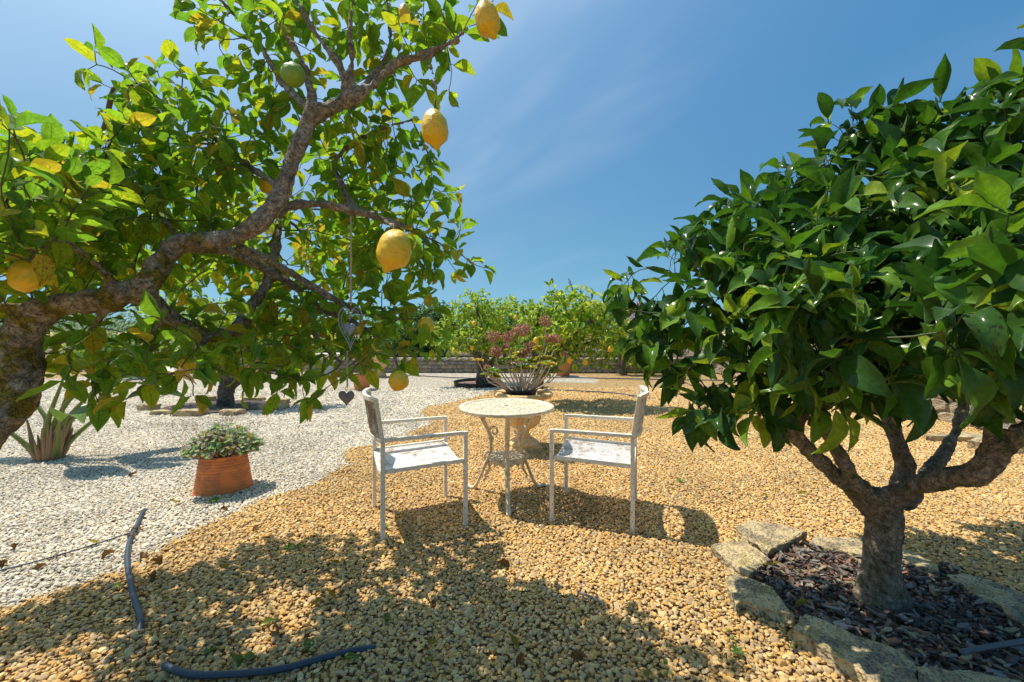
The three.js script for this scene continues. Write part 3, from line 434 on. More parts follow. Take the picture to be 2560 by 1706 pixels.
  const tree = grow(limbs, lobePoints(lobes, 900, r), { step: 0.05, kill: 0.065, reach: 0.7, seed: 6 });
  part('twigs', twigMesh(tree, 5), std({ color: C(0.07, 0.085, 0.03), roughness: 0.8 }), t, { kind: 'stuff' });
  const og = (w, curl, fold, wave, seed, pointed, twist) => leafGeo({ w, curl, fold, wave, seed, pointed, twist, shift: 0.88, petiole: 0.14, rows: 7 });
  const geos = [og(0.47, 0.9, 0.28, 0.025, 11, 0.5, 0.1), og(0.43, 1.4, 0.38, 0.03, 12, 0.55, 0.2), og(0.49, 0.4, 0.34, 0.03, 13, 0.4, -0.2), og(0.44, 1.8, 0.34, 0.04, 14, 0.55, 0.3), og(0.50, 1.1, 0.22, 0.04, 15, 0.4, -0.3), og(0.41, -0.5, 0.42, 0.025, 16, 0.55, 0.2)];
  const tints = [[0.058, 0.175, 0.012], [0.08, 0.22, 0.012], [0.042, 0.13, 0.012], [0.15, 0.31, 0.014], [0.052, 0.155, 0.014], [0.048, 0.145, 0.010], [0.36, 0.50, 0.02], [0.20, 0.38, 0.016], [0.05, 0.15, 0.014], [0.10, 0.25, 0.012], [0.12, 0.28, 0.014], [0.042, 0.13, 0.012]];
  const m0 = leafMat(orangeTex, { clearcoat: 0.45, clearcoatRoughness: 0.2, transmission: 0.42 });
  const leaves = makeLeaves(tree, r, { size: [0.09, 0.195], per: [0, 2], tipBunch: 5, upness: 0.55, droop: 0.12, geos, tints, out: 1, fwd: 0.4 });
  placeLeaves(leaves, t, geos, [m0, m0, m0, leafMat(leafTex(false, 12, 0.25), { clearcoat: 0.6, clearcoatRoughness: 0.2, transmission: 0.42 }), m0, m0], tints, 300);
  console.log('orange', tree.nodes.length, leaves.length);
  for (const [x, y, z, len, dx, dz, k] of [[1.14, 1.03, -1.52, 0.20, -0.1, 0.1, 0], [1.25, 0.98, -1.62, 0.15, 0.25, 0.0, 2]]) { const m = part('leaf', geos[k], Object.assign(m0.clone(), { color: C(0.32, 0.48, 0.02) }), t); m.position.set(x, y, z); m.quaternion.copy(quatYZ(V(0.35, 0.25, 1), V(dx, -1, dz))); m.scale.setScalar(len); part('leaf_stalk', tube([[x, y, z, 0.0025], [x + 0.01, y + 0.08, z - 0.03, 0.0025], [x + 0.03, y + 0.16, z - 0.06, 0.003]], 5, 4), greenTwig, t); }
  const fr = rng(45), fruitG = lemonGeo(0.045, 0.045, 2, 0), fm = peel([0.07, 0.14, 0.025]);
  for (const [x, y, z] of [[0.93, 1.02, -1.9], [1.35, 1.12, -1.62], [0.82, 1.16, -1.85], [1.6, 1.0, -1.4]]) { const m = part('unripe_orange', fruitG, fm, t); m.position.set(x, y, z); part('stalk', tube([[0, 0.02, 0, 0.003], [0.01, 0.05, 0, 0.0025], [0.02, 0.09, -0.01, 0.0025]], 6, 3), greenTwig, m); }
}
// ---------------------------------------------------------------- furniture and pots
function bar(a, b, w, h = w, up = [0, 1, 0], rad = 0.003) { // a rounded square bar from a to b
  const A = V(...a), B = V(...b), L = A.distanceTo(B), g = new RoundedBoxGeometry(w, h, L, 1, rad), z = B.clone().sub(A).normalize();
  g.applyMatrix4(mat4(A.add(B).multiplyScalar(0.5), quatYZ(Math.abs(z.y) > 0.9 ? V(0, 0, 1) : V(...up), z), 1)); return boxUV(g);
}
function flatBar(pts, w, h) { // a bar of section w x h swept along points, its h side kept upright
  const cv = new THREE.CatmullRomCurve3(pts.map(p => V(...p))), n = 18, pos = [], idx = [], T = V(), S = V();
  for (let i = 0; i <= n; i++) { const q = cv.getPoint(i / n); cv.getTangent(i / n, T); S.crossVectors(T, UP).normalize().multiplyScalar(w / 2); for (const [a, b] of [[-1, -1], [1, -1], [1, 1], [-1, 1]]) pos.push(q.x + S.x * a, q.y + b * h / 2, q.z + S.z * a); }
  for (let i = 0; i < n; i++) for (let k = 0; k < 4; k++) { const a = i * 4 + k, b = i * 4 + (k + 1) % 4; idx.push(a, b, a + 4, b, b + 4, a + 4); }
  idx.push(0, 2, 1, 0, 3, 2); const e = n * 4; idx.push(e, e + 1, e + 2, e, e + 2, e + 3);
  const g = new THREE.BufferGeometry(); g.setAttribute('position', new THREE.Float32BufferAttribute(pos, 3)); g.setIndex(idx); return boxUV(toCreasedNormals(g, 0.6));
}
const enamelMap = tex(512, 512, (u, v) => { const n = fbm(u * 18, v * 18, 4, 5), f = fbm(u * 90, v * 90, 8, 2), d = fbm(u * 6, v * 6, 15, 3); let c = mix3([0.95, 0.91, 0.84], [0.88, 0.83, 0.74], sstep(-0.2, 0.5, n)); c = mix3(c, [0.44, 0.36, 0.24], sstep(0.50, 0.62, f + 0.35 * d)); return mix3(c, [0.55, 0.36, 0.18], sstep(0.48, 0.6, n + 0.25 * d) * 0.7); }, { srgb: true, repeat: 2 });
const enamelBump = tex(256, 256, (u, v) => 0.5 + 0.4 * fbm(u * 40, v * 40, 3, 3));
const enamel = std({ map: enamelMap, bumpMap: enamelBump, bumpScale: 0.0006, roughness: 0.5 });
const meshPaint = std({ vertexColors: true, roughness: 0.6 });
function armchair(label, pos, turn, rustBack, seed) {
  const t = thing('garden_armchair', label, 'chair', pos, turn, 'white metal garden armchairs at the round table');
  const W = 0.265, F = 0.26, B = -0.26, S = 0.026, seatY = 0.425, arm = 0.61;
  const backAt = (x, y) => -0.26 - (y - arm) * 0.16 - 0.05 * (1 - (x / W) ** 2) - 0.0;
  for (const s of [-1, 1]) {
    part('leg', bar([s * W, -0.01, F], [s * W, arm + S * 0.35, F], S), enamel, t);
    part('leg', bar([s * W, -0.01, B], [s * W, arm - S * 0.5, B], S), enamel, t);
    part('armrest', bar([s * W, arm, B - S * 0.5 - 0.003], [s * W, arm, F - S * 0.5 - 0.001], S, S * 0.9), enamel, t);
    part('back_post', bar([s * W, arm + S * 0.5, B - 0.004], [s * W, 0.865, backAt(W, 0.865)], S * 0.92, S * 0.92, [0, 1, 0]), enamel, t);
    part('seat_rail', bar([s * (W - 0.0005), seatY - 0.006, B + S * 0.5 + 0.001], [s * (W - 0.0005), seatY + 0.006, F - S * 0.5 - 0.001], S * 0.75, S), enamel, t);
  }
  const curve = (y, dy) => [-1, -0.5, 0, 0.5, 1].map(k => { const x = k * (W - S * 0.5 - 0.001); return [x, y + (dy || 0), backAt(x, y)]; });
  part('top_rail', flatBar(curve(0.855), 0.022, 0.024), enamel, t);
  part('lower_rail', flatBar(curve(0.60), 0.020, 0.022), enamel, t);
  const dip = (x) => -0.045 * (1 - (x / W) ** 2), cross = (z, y) => [-1, -0.5, 0, 0.5, 1].map(k => { const x = k * (W - S * 0.5 - 0.001); return [x, y + dip(x), z]; });
  part('seat_edge', flatBar(cross(F - 0.004, seatY - 0.002), 0.022, 0.020), enamel, t);
  part('seat_edge', flatBar(cross(B + 0.004, seatY - 0.014), 0.022, 0.020), enamel, t);
  // perforated sheet: a lattice of thin strips
  const lattice = (P, nu, nv, rust) => {
    const L = []; const wire = (f, n) => { const pts = []; for (let i = 0; i <= n; i++) pts.push([...f(i / n), 0.0026]); L.push(tube(pts, 4, 1, 0, 0.5, false)); };
    for (let i = 0; i <= nu; i++) wire(k => P(i / nu, k), 30); for (let j = 0; j <= nv; j++) wire(k => P(k, j / nv), 30);
    return paint(merge(L), (x, y, z) => { const n = fbm(x * 11 + seed, y * 11, z * 11, 5), f = fbm(x * 55, y * 55, z * 55 + seed, 3), e = sstep(0.20 - rust, 0.40 - rust, n * 0.8 + 0.75 * f) * 0.8; return mix3([0.70, 0.69, 0.66], mix3([0.42, 0.22, 0.08], [0.30, 0.15, 0.05], sstep(-0.2, 0.3, f)), e); });
  };
  part('seat', lattice((u, v) => { const x = lerp(-1, 1, v) * (W - 0.016), z = lerp(B + 0.012, F - 0.012, u); return [x, seatY + 0.010 + dip(x) + lerp(-0.010, 0.002, u), z]; }, 66, 66, 0.04), meshPaint, t, { label: 'perforated white metal seat with rust stains' });
  part('backrest', lattice((u, v) => { const x = lerp(-1, 1, v) * (W - 0.015), y = lerp(0.61, 0.846, u); return [x, y, backAt(x, y)]; }, 34, 66, rustBack), meshPaint, t, { label: rustBack > 0.2 ? 'perforated backrest brown with rust' : 'perforated white backrest' });
  return t;
}
armchair('white metal garden armchair with rusty brown backrest, beside the white gravel', [-0.646, 0, -2.96], Math.atan2(0.49, -0.207), 0.42, 3);
armchair('white metal garden armchair with pale backrest, on the orange tree side of the round table', [0.593, 0, -3.053], Math.atan2(-0.516, -0.163), 0.05, 8);

// cast bistro table
{
  const t = thing('bistro_table', 'round cream cast metal bistro table with pierced leaf top', 'table', [-0.042, 0, -3.31], 0.05), R = 0.365, H = 0.70, r = rng(51);
  const cream = std({ color: C(0.78, 0.68, 0.50), map: tex(256, 256, (u, v) => { const n = fbm(u * 9, v * 9, 2, 4), f = fbm(u * 50, v * 50, 7, 2); return mix3([0.97, 0.96, 0.94], [0.78, 0.72, 0.60], sstep(0.0, 0.6, n + 0.4 * f)); }, { srgb: true, repeat: 3 }), bumpMap: enamelBump, bumpScale: 0.0008, roughness: 0.55 });
  const sh = new THREE.Shape(); sh.absarc(0, 0, R - 0.045, 0, Math.PI * 2, false); const c0 = new THREE.Path(); c0.absarc(0, 0, 0.02, 0, Math.PI * 2, true); sh.holes.push(c0);
  const placed = []; let tries = 0;
  while (placed.length < 330 && tries++ < 20000) { const a = r() * 6.283, d = Math.sqrt(lerp(0.04 ** 2, (R - 0.062) ** 2, r())), x = Math.cos(a) * d, y = Math.sin(a) * d; if (placed.some(p => Math.hypot(p[0] - x, p[1] - y) < 0.0172)) continue; placed.push([x, y, r() * 6.283, 0.85 + r() * 0.5]); }
  for (const [x, y, a, s] of placed) { const h = new THREE.Path(), n = 8; for (let i = n - 1; i >= 0; i--) { const k = i / n * Math.PI * 2, lx = Math.cos(k) * 0.0105 * s * 0.78, ly = Math.sin(k) * 0.0050 * s * (1 + 0.5 * Math.cos(k)); const X = x + lx * Math.cos(a) - ly * Math.sin(a), Y = y + lx * Math.sin(a) + ly * Math.cos(a); i === n - 1 ? h.moveTo(X, Y) : h.lineTo(X, Y); } h.closePath(); sh.holes.push(h); }
  const top = new THREE.ExtrudeGeometry(sh, { depth: 0.007, bevelEnabled: false, curveSegments: 64 }); top.rotateX(-Math.PI / 2); top.translate(0, H - 0.009, 0);
  part('tabletop', boxUV(top), cream, t, { label: 'openwork leaf pattern panel' });
  const rim = new THREE.LatheGeometry([[R - 0.047, -0.010], [R - 0.047, 0.0015], [R - 0.02, 0.004], [R - 0.004, 0.001], [R, -0.008], [R - 0.003, -0.022], [R - 0.012, -0.026], [R - 0.016, -0.012], [R - 0.047, -0.010]].map(p => new THREE.Vector2(...p)), 96); rim.translate(0, H, 0);
  part('rim', boxUV(rim), cream, t);
  const prof = [[0.27, 0.675], [0.255, 0.63], [0.205, 0.565], [0.165, 0.50], [0.142, 0.44], [0.135, 0.36], [0.142, 0.305], [0.18, 0.24], [0.225, 0.14], [0.265, 0.06], [0.305, 0.022], [0.35, 0.028], [0.375, 0.018]];
  const spiral = (cx, cy, r0, turns, dir, a0) => { const p = []; for (let i = 0; i <= 14; i++) { const k = i / 14, a = a0 + dir * turns * 6.283 * k, rr = r0 * (1 - 0.78 * k); p.push([cx + Math.cos(a) * rr, cy + Math.sin(a) * rr, 0, lerp(0.012, 0.007, k)]); } return p; };
  for (let k = 0; k < 3; k++) {
    const a = Math.PI / 2 - 0.0 + k * Math.PI * 2 / 3; // first leg towards the open gravel
    const gs = [tube(prof.map(([x, y], i) => [x, y, 0, [0.014, 0.017, 0.020, 0.020, 0.017, 0.015, 0.019, 0.018, 0.016, 0.016, 0.018, 0.020, 0.014][i]]), 10, 5, 0.08, 0.72),
      tube(spiral(0.108, 0.49, 0.045, 1.2, 1, -0.4), 7, 2, 0, 0.8), tube(spiral(0.155, 0.275, 0.052, 1.2, -1, 2.4), 7, 2, 0, 0.8), tube([[0.135, 0.30, 0, 0.012], [0.105, 0.27, 0, 0.014], [0.10, 0.225, 0, 0.010], [0.115, 0.20, 0, 0.004]], 7, 4, 0.1, 0.7),
      tube([[0.165, 0.27, 0, 0.010], [0.150, 0.20, 0, 0.018], [0.19, 0.13, 0, 0.012], [0.175, 0.11, 0, 0.005]], 7, 4, 0.1, 0.6), tube([[0.15, 0.47, 0, 0.008], [0.12, 0.435, 0, 0.012], [0.125, 0.40, 0, 0.005]], 7, 3, 0.1, 0.6), tube([[0.205, 0.565, 0, 0.010], [0.185, 0.60, 0, 0.009], [0.20, 0.625, 0, 0.004]], 7, 3, 0.1, 0.6)];
    const g = merge(gs); g.rotateY(-a + Math.PI); g.rotateY(Math.PI); part('leg', boxUV(g), cream, t);
  }
  const s2 = new THREE.Shape(), nn = 48; for (let i = 0; i <= nn; i++) { const a = i / nn * 6.2832, rr = 0.128 + 0.008 * Math.cos(a * 12); i ? s2.lineTo(Math.cos(a) * rr, Math.sin(a) * rr) : s2.moveTo(rr, 0); }
  for (let i = 0; i < 40; i++) { const rad = i < 14 ? 0.055 : 0.095, a = (i < 14 ? i / 14 : (i - 14) / 26) * 6.283, h = new THREE.Path(); h.absellipse(Math.cos(a) * rad, Math.sin(a) * rad, 0.009, 0.0045, 0, 6.2832, true, a); s2.holes.push(h); }
  const shelf = new THREE.ExtrudeGeometry(s2, { depth: 0.012, bevelEnabled: true, bevelSize: 0.003, bevelThickness: 0.004, bevelSegments: 2 }); shelf.rotateX(-Math.PI / 2); shelf.translate(0, 0.305, 0);
  part('shelf', boxUV(shelf), cream, t);
  const sk = new THREE.LatheGeometry([[0.12, 0], [0.131, 0.002], [0.134, -0.015], [0.122, -0.034], [0.116, -0.034], [0.12, 0]].map(p => new THREE.Vector2(...p)), 48); { const p = sk.attributes.position; for (let i = 0; i < p.count; i++) { const a = Math.atan2(p.getZ(i), p.getX(i)); if (p.getY(i) < -0.02) p.setY(i, p.getY(i) + 0.010 * Math.cos(a * 12)); } sk.computeVertexNormals(); } sk.translate(0, 0.302, 0);
  part('shelf_apron', boxUV(sk), cream, t);
}
// stone urn
const stoneMap = tex(256, 256, (u, v) => { const n = tileN(u, v, 5, 2, 5), f = tileN(u, v, 26, 7, 3); return mix3([0.94, 0.78, 0.53], [0.83, 0.66, 0.45], sstep(-0.3, 0.5, n + 0.5 * f)); }, { srgb: true });
const stoneBump = tex(256, 256, (u, v) => 0.5 + 0.5 * tileN(u, v, 22, 5, 4));
const urnMat = std({ map: stoneMap, bumpMap: stoneBump, bumpScale: 0.004, roughness: 0.92 });
const paleStone = std({ color: C(0.62, 0.55, 0.44), bumpMap: stoneBump, bumpScale: 0.003, roughness: 0.95 });
function lathe(pr, seg, mod) { const g = new THREE.LatheGeometry(pr.map(p => new THREE.Vector2(p[0], p[1])), seg), p = g.attributes.position; if (mod) { for (let i = 0; i < p.count; i++) { const x = p.getX(i), y = p.getY(i), z = p.getZ(i), r0 = Math.hypot(x, z), a = Math.atan2(z, x), k = mod(r0, y, a); p.setXYZ(i, x * k, y, z * k); } g.computeVertexNormals(); } return g; }
const curvePr = (pts, n = 40) => { const c = new THREE.SplineCurve(pts.map(p => new THREE.Vector2(...p))); return c.getPoints(n).map(p => [p.x, p.y]); };
function urn(label, pos, s, group) {
  const t = thing('stone_urn', label, 'urn', pos, 0, group); t.scale.setScalar(s);
  part('plinth', boxUV(new RoundedBoxGeometry(0.33, 0.05, 0.33, 2, 0.008).translate(0, 0.02, 0)), urnMat, t).rotation.y = 0.35;
  part('foot', boxUV(lathe(curvePr([[0.165, 0.045], [0.168, 0.07], [0.13, 0.10], [0.085, 0.13], [0.066, 0.17], [0.072, 0.21], [0.085, 0.225]]), 72, (r, y, a) => 1 + 0.05 * Math.cos(a * 14) * sstep(0.05, 0.08, y) * sstep(0.15, 0.11, y))), urnMat, t);
  part('bowl', boxUV(lathe(curvePr([[0.06, 0.215], [0.12, 0.235], [0.172, 0.285], [0.188, 0.335], [0.183, 0.375], [0.172, 0.385]], 30), 160, (r, y, a) => 1 + 0.045 * (Math.abs(Math.cos(a * 13)) - 0.5) * sstep(0.22, 0.26, y) * sstep(0.385, 0.36, y))), urnMat, t);
  part('neck', boxUV(lathe(curvePr([[0.172, 0.38], [0.178, 0.40], [0.176, 0.45], [0.186, 0.50], [0.225, 0.54], [0.275, 0.56], [0.29, 0.562]], 30), 120, (r, y, a) => 1 + 0.035 * (Math.abs(Math.cos(a * 10)) - 0.5) * sstep(0.40, 0.42, y) * sstep(0.47, 0.44, y))), urnMat, t);
  part('rim', boxUV(lathe([[0.27, 0.558], [0.295, 0.556], [0.312, 0.568], [0.316, 0.588], [0.308, 0.605], [0.285, 0.612], [0.235, 0.606], [0.215, 0.59], [0.20, 0.54]], 180, (r, y, a) => 1 + (r > 0.28 ? 0.018 * Math.cos(a * 48 + y * 60) : 0))), urnMat, t);
  return t;
}
const plantPotMat = std({ color: C(0.02, 0.02, 0.022), roughness: 0.5 }), soilMat = std({ color: C(0.05, 0.035, 0.025), bumpMap: stoneBump, bumpScale: 0.01 });
urn('carved sandstone urn with fluted bowl and square plinth behind the bistro table', [0.121, 0, -4.66], 1);
{ // dried succulent in a black pot set into the urn
  const t = thing('succulent_shrub', 'branching succulent shrub with dried brown flower heads, in black pot in the urn', 'plant', [0.10, 0.45, -4.66]), r = rng(61);
  part('pot', lathe([[0.13, 0.0], [0.165, 0.17], [0.172, 0.172], [0.175, 0.195], [0.16, 0.195], [0.155, 0.15]], 40), plantPotMat, t); part('soil', new THREE.CircleGeometry(0.157, 32).rotateX(-Math.PI / 2).translate(0, 0.15, 0), soilMat, t);
  const stemM = std({ color: C(0.56, 0.46, 0.38), roughness: 0.9 }), headM = std({ color: C(1, 1, 1), roughness: 0.95 }), leafM = leafMat(lemonTex, { clearcoat: 0.3, transmission: 0.35 });
  const lg = leafGeo({ w: 0.85, curl: 0.3, fold: 0.3, wave: 0.05, seed: 71, pointed: 0, rows: 4, cols: 4, petiole: 0.05, shift: 1.3 }), bud = new THREE.IcosahedronGeometry(1, 0), heads = [], leaves = [], stems = [];
  const tips = []; // [x, y, z, flower]
  for (const [px, py, f] of [[-0.30, 0.52, 1], [-0.27, 0.36, 1], [-0.14, 0.52, 1], [-0.02, 0.58, 1.2], [0.05, 0.60, 1.1], [0.10, 0.40, 1.1], [0.26, 0.68, 1], [0.30, 0.50, 0.8], [0.38, 0.49, 0.9], [-0.17, 0.40, 0.7], [-0.36, 0.20, 0.5], [0.02, 0.33, 0.8], [0.45, 0.34, 0.4]]) tips.push([px, py + 0.22, (r() - 0.5) * 0.5, f]);
  for (let i = 0; i < 26; i++) { const a = r() * 6.283, d = 0.14 + 0.30 * r(); tips.push([Math.cos(a) * d * 1.1, 0.32 + 0.34 * r() * (1 - d), Math.sin(a) * d * 0.8, 0]); }
  for (const [x, y, z, f] of tips) {
    const bx = x * 0.16 + (r() - 0.5) * 0.08, bz = z * 0.16 + (r() - 0.5) * 0.08, k = 0.5 + 0.15 * r();
    const pts = [[bx, 0.14, bz, 0.009], [lerp(bx, x, 0.45) + (r() - 0.5) * 0.04, 0.15 + (y - 0.15) * 0.30, lerp(bz, z, 0.45), 0.0075], [lerp(bx, x, 0.85) + (r() - 0.5) * 0.04, 0.15 + (y - 0.15) * 0.66, lerp(bz, z, 0.85), 0.0065], [x, y, z, 0.006]];
    stems.push(tube(pts, 6, 5, 0.1));
    if (f) for (let i = 0; i < 300 * f; i++) { const v = V(r() * 2 - 1, r() * 2 - 1, r() * 2 - 1); if (v.length() > 1) continue; const c = [[0.46, 0.20, 0.11], [0.36, 0.16, 0.10], [0.54, 0.28, 0.18], [0.42, 0.19, 0.12]][Math.floor(r() * 4)]; heads.push({ m: mat4(V(x + v.x * 0.075 * f, y + v.y * 0.06 * f + 0.02, z + v.z * 0.075 * f), new THREE.Quaternion().setFromEuler(new THREE.Euler(r() * 6, r() * 6, 0)), V(0.006, 0.013, 0.006)), c: C(...c) }); }
    const nl = f ? 3 : 1; for (let c = 0; c < nl; c++) { const kk = f ? 0.55 + 0.3 * r() : 1, cx = f ? lerp(bx, x, kk) : x, cy = f ? lerp(0.15, y, kk * 0.95) : y, cz = f ? lerp(bz, z, kk) : z, tint = [[0.36, 0.50, 0.05], [0.58, 0.56, 0.05], [0.20, 0.42, 0.05], [0.68, 0.52, 0.05]][Math.floor(r() * 4)]; for (let i = 0; i < 8; i++) { const a = i * 2.4 + r(), el = 0.15 + 0.7 * (i / 8), d = V(Math.cos(a) * Math.cos(el), Math.sin(el), Math.sin(a) * Math.cos(el)); leaves.push({ m: mat4(V(cx, cy, cz), quatYZ(UP.clone().addScaledVector(d, -0.6), d), 0.07 * (1 - 0.4 * i / 8)), c: C(...tint) }); } }
  }
  part('stems', merge(stems), stemM, t); stuff('flower_heads', bud, headM, t, heads); stuff('leaves', lg, leafM, t, leaves);
}
{ // oval terracotta pot
  const t = thing('terracotta_planter', 'oval ribbed terracotta planter standing on the white gravel', 'planter', [-2.31, 0, -3.46], 0.5);
  const terra = std({ map: tex(256, 256, (u, v) => { const n = tileN(u, v, 4, 3, 4), f = tileN(u, v, 20, 9, 3); return mix3([0.88, 0.52, 0.28], [0.76, 0.46, 0.28], sstep(-0.35, 0.45, n + 0.3 * f)); }, { srgb: true, repeat: 2 }), bumpMap: stoneBump, bumpScale: 0.0025, roughness: 0.85 });
  const pr = []; for (let i = 0; i <= 90; i++) { const k = i / 90, y = 0.27 * k, r0 = lerp(0.258, 0.205, Math.pow(k, 0.85)) + 0.0022 * Math.sin(k * 90 * 0.84) + 0.0012 * Math.sin(k * 37); pr.push([r0, y]); }
  pr.push([0.214, 0.278], [0.216, 0.287], [0.206, 0.292], [0.196, 0.286], [0.19, 0.26], [0.188, 0.2]);
  part('pot', boxUV(lathe(pr, 72).scale(0.80, 1, 0.64)), terra, t); part('soil', new THREE.CircleGeometry(0.192, 40).rotateX(-Math.PI / 2).scale(0.80, 1, 0.64).translate(0, 0.25, 0), soilMat, t);
  const s = thing('sedum', 'low variegated succulent with small cream edged rosettes in the terracotta planter', 'plant', [-2.31, 0.25, -3.46], 0.5), r = rng(66), leaves = [], stems = [], bits = [];
  const lg = leafGeo({ w: 0.9, curl: -0.5, fold: 0.35, wave: 0.03, seed: 75, pointed: 0, rows: 4, cols: 4, petiole: 0.03, shift: 1.2 });
  for (let i = 0; i < 430; i++) {
    const a = r() * 6.283, d = Math.sqrt(r()), x = Math.cos(a) * d * 0.27, z = Math.sin(a) * d * 0.22, y = 0.035 + 0.235 * (1 - d * d * 0.8) * (0.4 + 0.6 * r());
    stems.push(tube([[x * 0.5, 0, z * 0.5, 0.0018], [x * 0.78, y * 0.7, z * 0.78, 0.0016], [x, y, z, 0.0014]], 4, 2, 0, 1, false));
    const tint = [[0.46, 0.56, 0.30], [0.34, 0.52, 0.18], [0.55, 0.56, 0.38], [0.55, 0.42, 0.32], [0.58, 0.54, 0.42], [0.40, 0.55, 0.24], [0.56, 0.44, 0.14], [0.36, 0.52, 0.22]][Math.floor(r() * 8)], face = V(x * 1.6 + r() - 0.5, 0.5 + r() * 0.5, z * 1.6 + r() - 0.5).normalize();
    for (let k = 0; k < 7; k++) { const b = k * 2.4 + r(), e = 0.2 + k * 0.12, p1 = V().crossVectors(face, V(1, 0.1, 0)).normalize(), p2 = V().crossVectors(face, p1), dd = p1.multiplyScalar(Math.cos(b) * Math.cos(e)).addScaledVector(p2, Math.sin(b) * Math.cos(e)).addScaledVector(face, Math.sin(e)); const f = k < 3 ? 1.5 : 1.35; leaves.push({ m: mat4(V(x, y, z), quatYZ(face, dd), 0.034 * (1 - k * 0.06)), c: C(tint[0] * f, tint[1] * f, tint[2] * f) }); }
  }
  for (let i = 0; i < 22; i++) { const a = r() * 6.283, d = 0.12 + 0.22 * r(), x = Math.cos(a) * d * 1.2, z = Math.sin(a) * d, y = 0.24 + 0.09 * r(); stems.push(tube([[x * 0.6, 0.1, z * 0.6, 0.0013], [x, y, z, 0.001]], 4, 2, 0, 1, false)); for (let k = 0; k < 12; k++) bits.push({ m: mat4(V(x + (r() - 0.5) * 0.05, y + (r() - 0.5) * 0.03, z + (r() - 0.5) * 0.05), new THREE.Quaternion(), 0.0035), c: C(0.42, 0.25, 0.18) }); }
  part('stems', merge(stems), std({ color: C(0.30, 0.22, 0.16) }), s); stuff('leaves', lg, leafMat(lemonTex, { clearcoat: 0.15, transmission: 0.5, bumpScale: 0.0003 }), s, leaves); stuff('dry_flowers', new THREE.IcosahedronGeometry(1, 0), std({ color: C(1, 1, 1) }), s, bits);
}
// hanging hearts
{
  const t = thing('hanging_heart', 'grey metal heart mobile hanging by beige ribbons from the lemon bough', 'ornament', [-0.71, 0, -1.92]);
  const zinc = std({ color: C(0.42, 0.42, 0.43), roughness: 0.5, metalness: 0.5 }), ribbonM = std({ color: C(0.46, 0.35, 0.29), roughness: 0.8 }), Y = (py) => 1.28 + (825 - py) / 1080 * 1.92, X = (px) => (px - 1280) / 1080 * 1.92 + 0.71;
  const heart = (w, h, n = 48) => { const p = []; for (let i = 0; i < n; i++) { const a = i / n * 6.2832, x = 16 * Math.sin(a) ** 3, y = 13 * Math.cos(a) - 5 * Math.cos(2 * a) - 2 * Math.cos(3 * a) - Math.cos(4 * a); p.push([x / 32 * w, (y + 2.5) / 29 * h]); } return p; };
  const ribbon = (x0, y0, x1, y1, w) => new THREE.BoxGeometry(w, Y(y0) - Y(y1), 0.0012).translate((X(x0) + X(x1)) / 2, (Y(y0) + Y(y1)) / 2, 0);
  part('hook', tube([[X(882), Y(500), 0.012, 0.0016], [X(884), Y(508), 0.0, 0.0016], [X(878), Y(530), 0.004, 0.0016], [X(876), Y(542), 0, 0.0016]], 6, 6), zinc, t);
  part('ribbon', ribbon(878, 540, 876, 765, 0.0075), ribbonM, t);
  const ring = (w, h, dx, dy, rr) => { const P = heart(w, h, 60).map(([x, y]) => [x + dx, y + dy, 0, rr]); P.push(P[0]); return tube(P, 6, 2, 0, 1, false); };
  const cx = X(876), cy = Y(822);
  part('wire_heart', merge([ring(0.108, 0.19, cx, cy, 0.0024), ring(0.082, 0.155, cx, cy + 0.004, 0.0018), ...heart(0.095, 0.172, 26).map(([x, y], i) => tube([[cx + x - 0.008, cy + y, 0.002, 0.0012], [cx + x, cy + y + 0.006, -0.002, 0.0012], [cx + x + 0.008, cy + y, 0.002, 0.0012]], 4, 3))]), zinc, t);
  const solid = (w, h, d) => { // a puffed heart
    const P = heart(w, h, 40), pos = [], idx = [], K = 6, n = P.length;
    for (const sg of [1, -1]) { const b = pos.length / 3; for (let k = 0; k <= K; k++) for (let i = 0; i < n; i++) { const q = k / K; pos.push(P[i][0] * q, P[i][1] * q + 0.06 * h * (1 - q), sg * d * Math.pow(1 - q * q, 0.6)); } for (let k = 0; k < K; k++) for (let i = 0; i < n; i++) { const a = b + k * n + i, c = b + k * n + (i + 1) % n; sg > 0 ? idx.push(a, c, a + n, c, c + n, a + n) : idx.push(a, a + n, c, c, a + n, c + n); } }
    const g = new THREE.BufferGeometry(); g.setAttribute('position', new THREE.Float32BufferAttribute(pos, 3)); g.setIndex(idx); g.computeVertexNormals(); return boxUV(g, 8);
  };
  part('small_heart', solid(0.056, 0.062, 0.006).translate(cx - 0.004, cy - 0.006, 0), std({ color: C(0.34, 0.36, 0.42), roughness: 0.55, metalness: 0.4, bumpMap: stoneBump, bumpScale: 0.002 }), t);
  part('link', tube([[cx - 0.004, cy + 0.03, 0, 0.0008], [cx, cy + 0.062, 0, 0.0008]], 4, 2), zinc, t);
  part('ribbon', ribbon(869, 878, 867, 968, 0.0075), ribbonM, t); part('link', tube([[cx, cy - 0.096, 0, 0.001], [X(870), Y(880), 0, 0.001]], 4, 2), zinc, t);
  const rg = new THREE.TorusGeometry(0.0065, 0.0012, 6, 20); rg.translate(X(866), Y(972), 0); part('ring', rg, std({ color: C(0.5, 0.3, 0.18), metalness: 0.7, roughness: 0.4 }), t);
  part('stone_heart', solid(0.072, 0.07, 0.012).translate(X(866), Y(997), 0), std({ color: C(0.27, 0.24, 0.24), roughness: 0.7, bumpMap: stoneBump, bumpScale: 0.006 }), t);
}
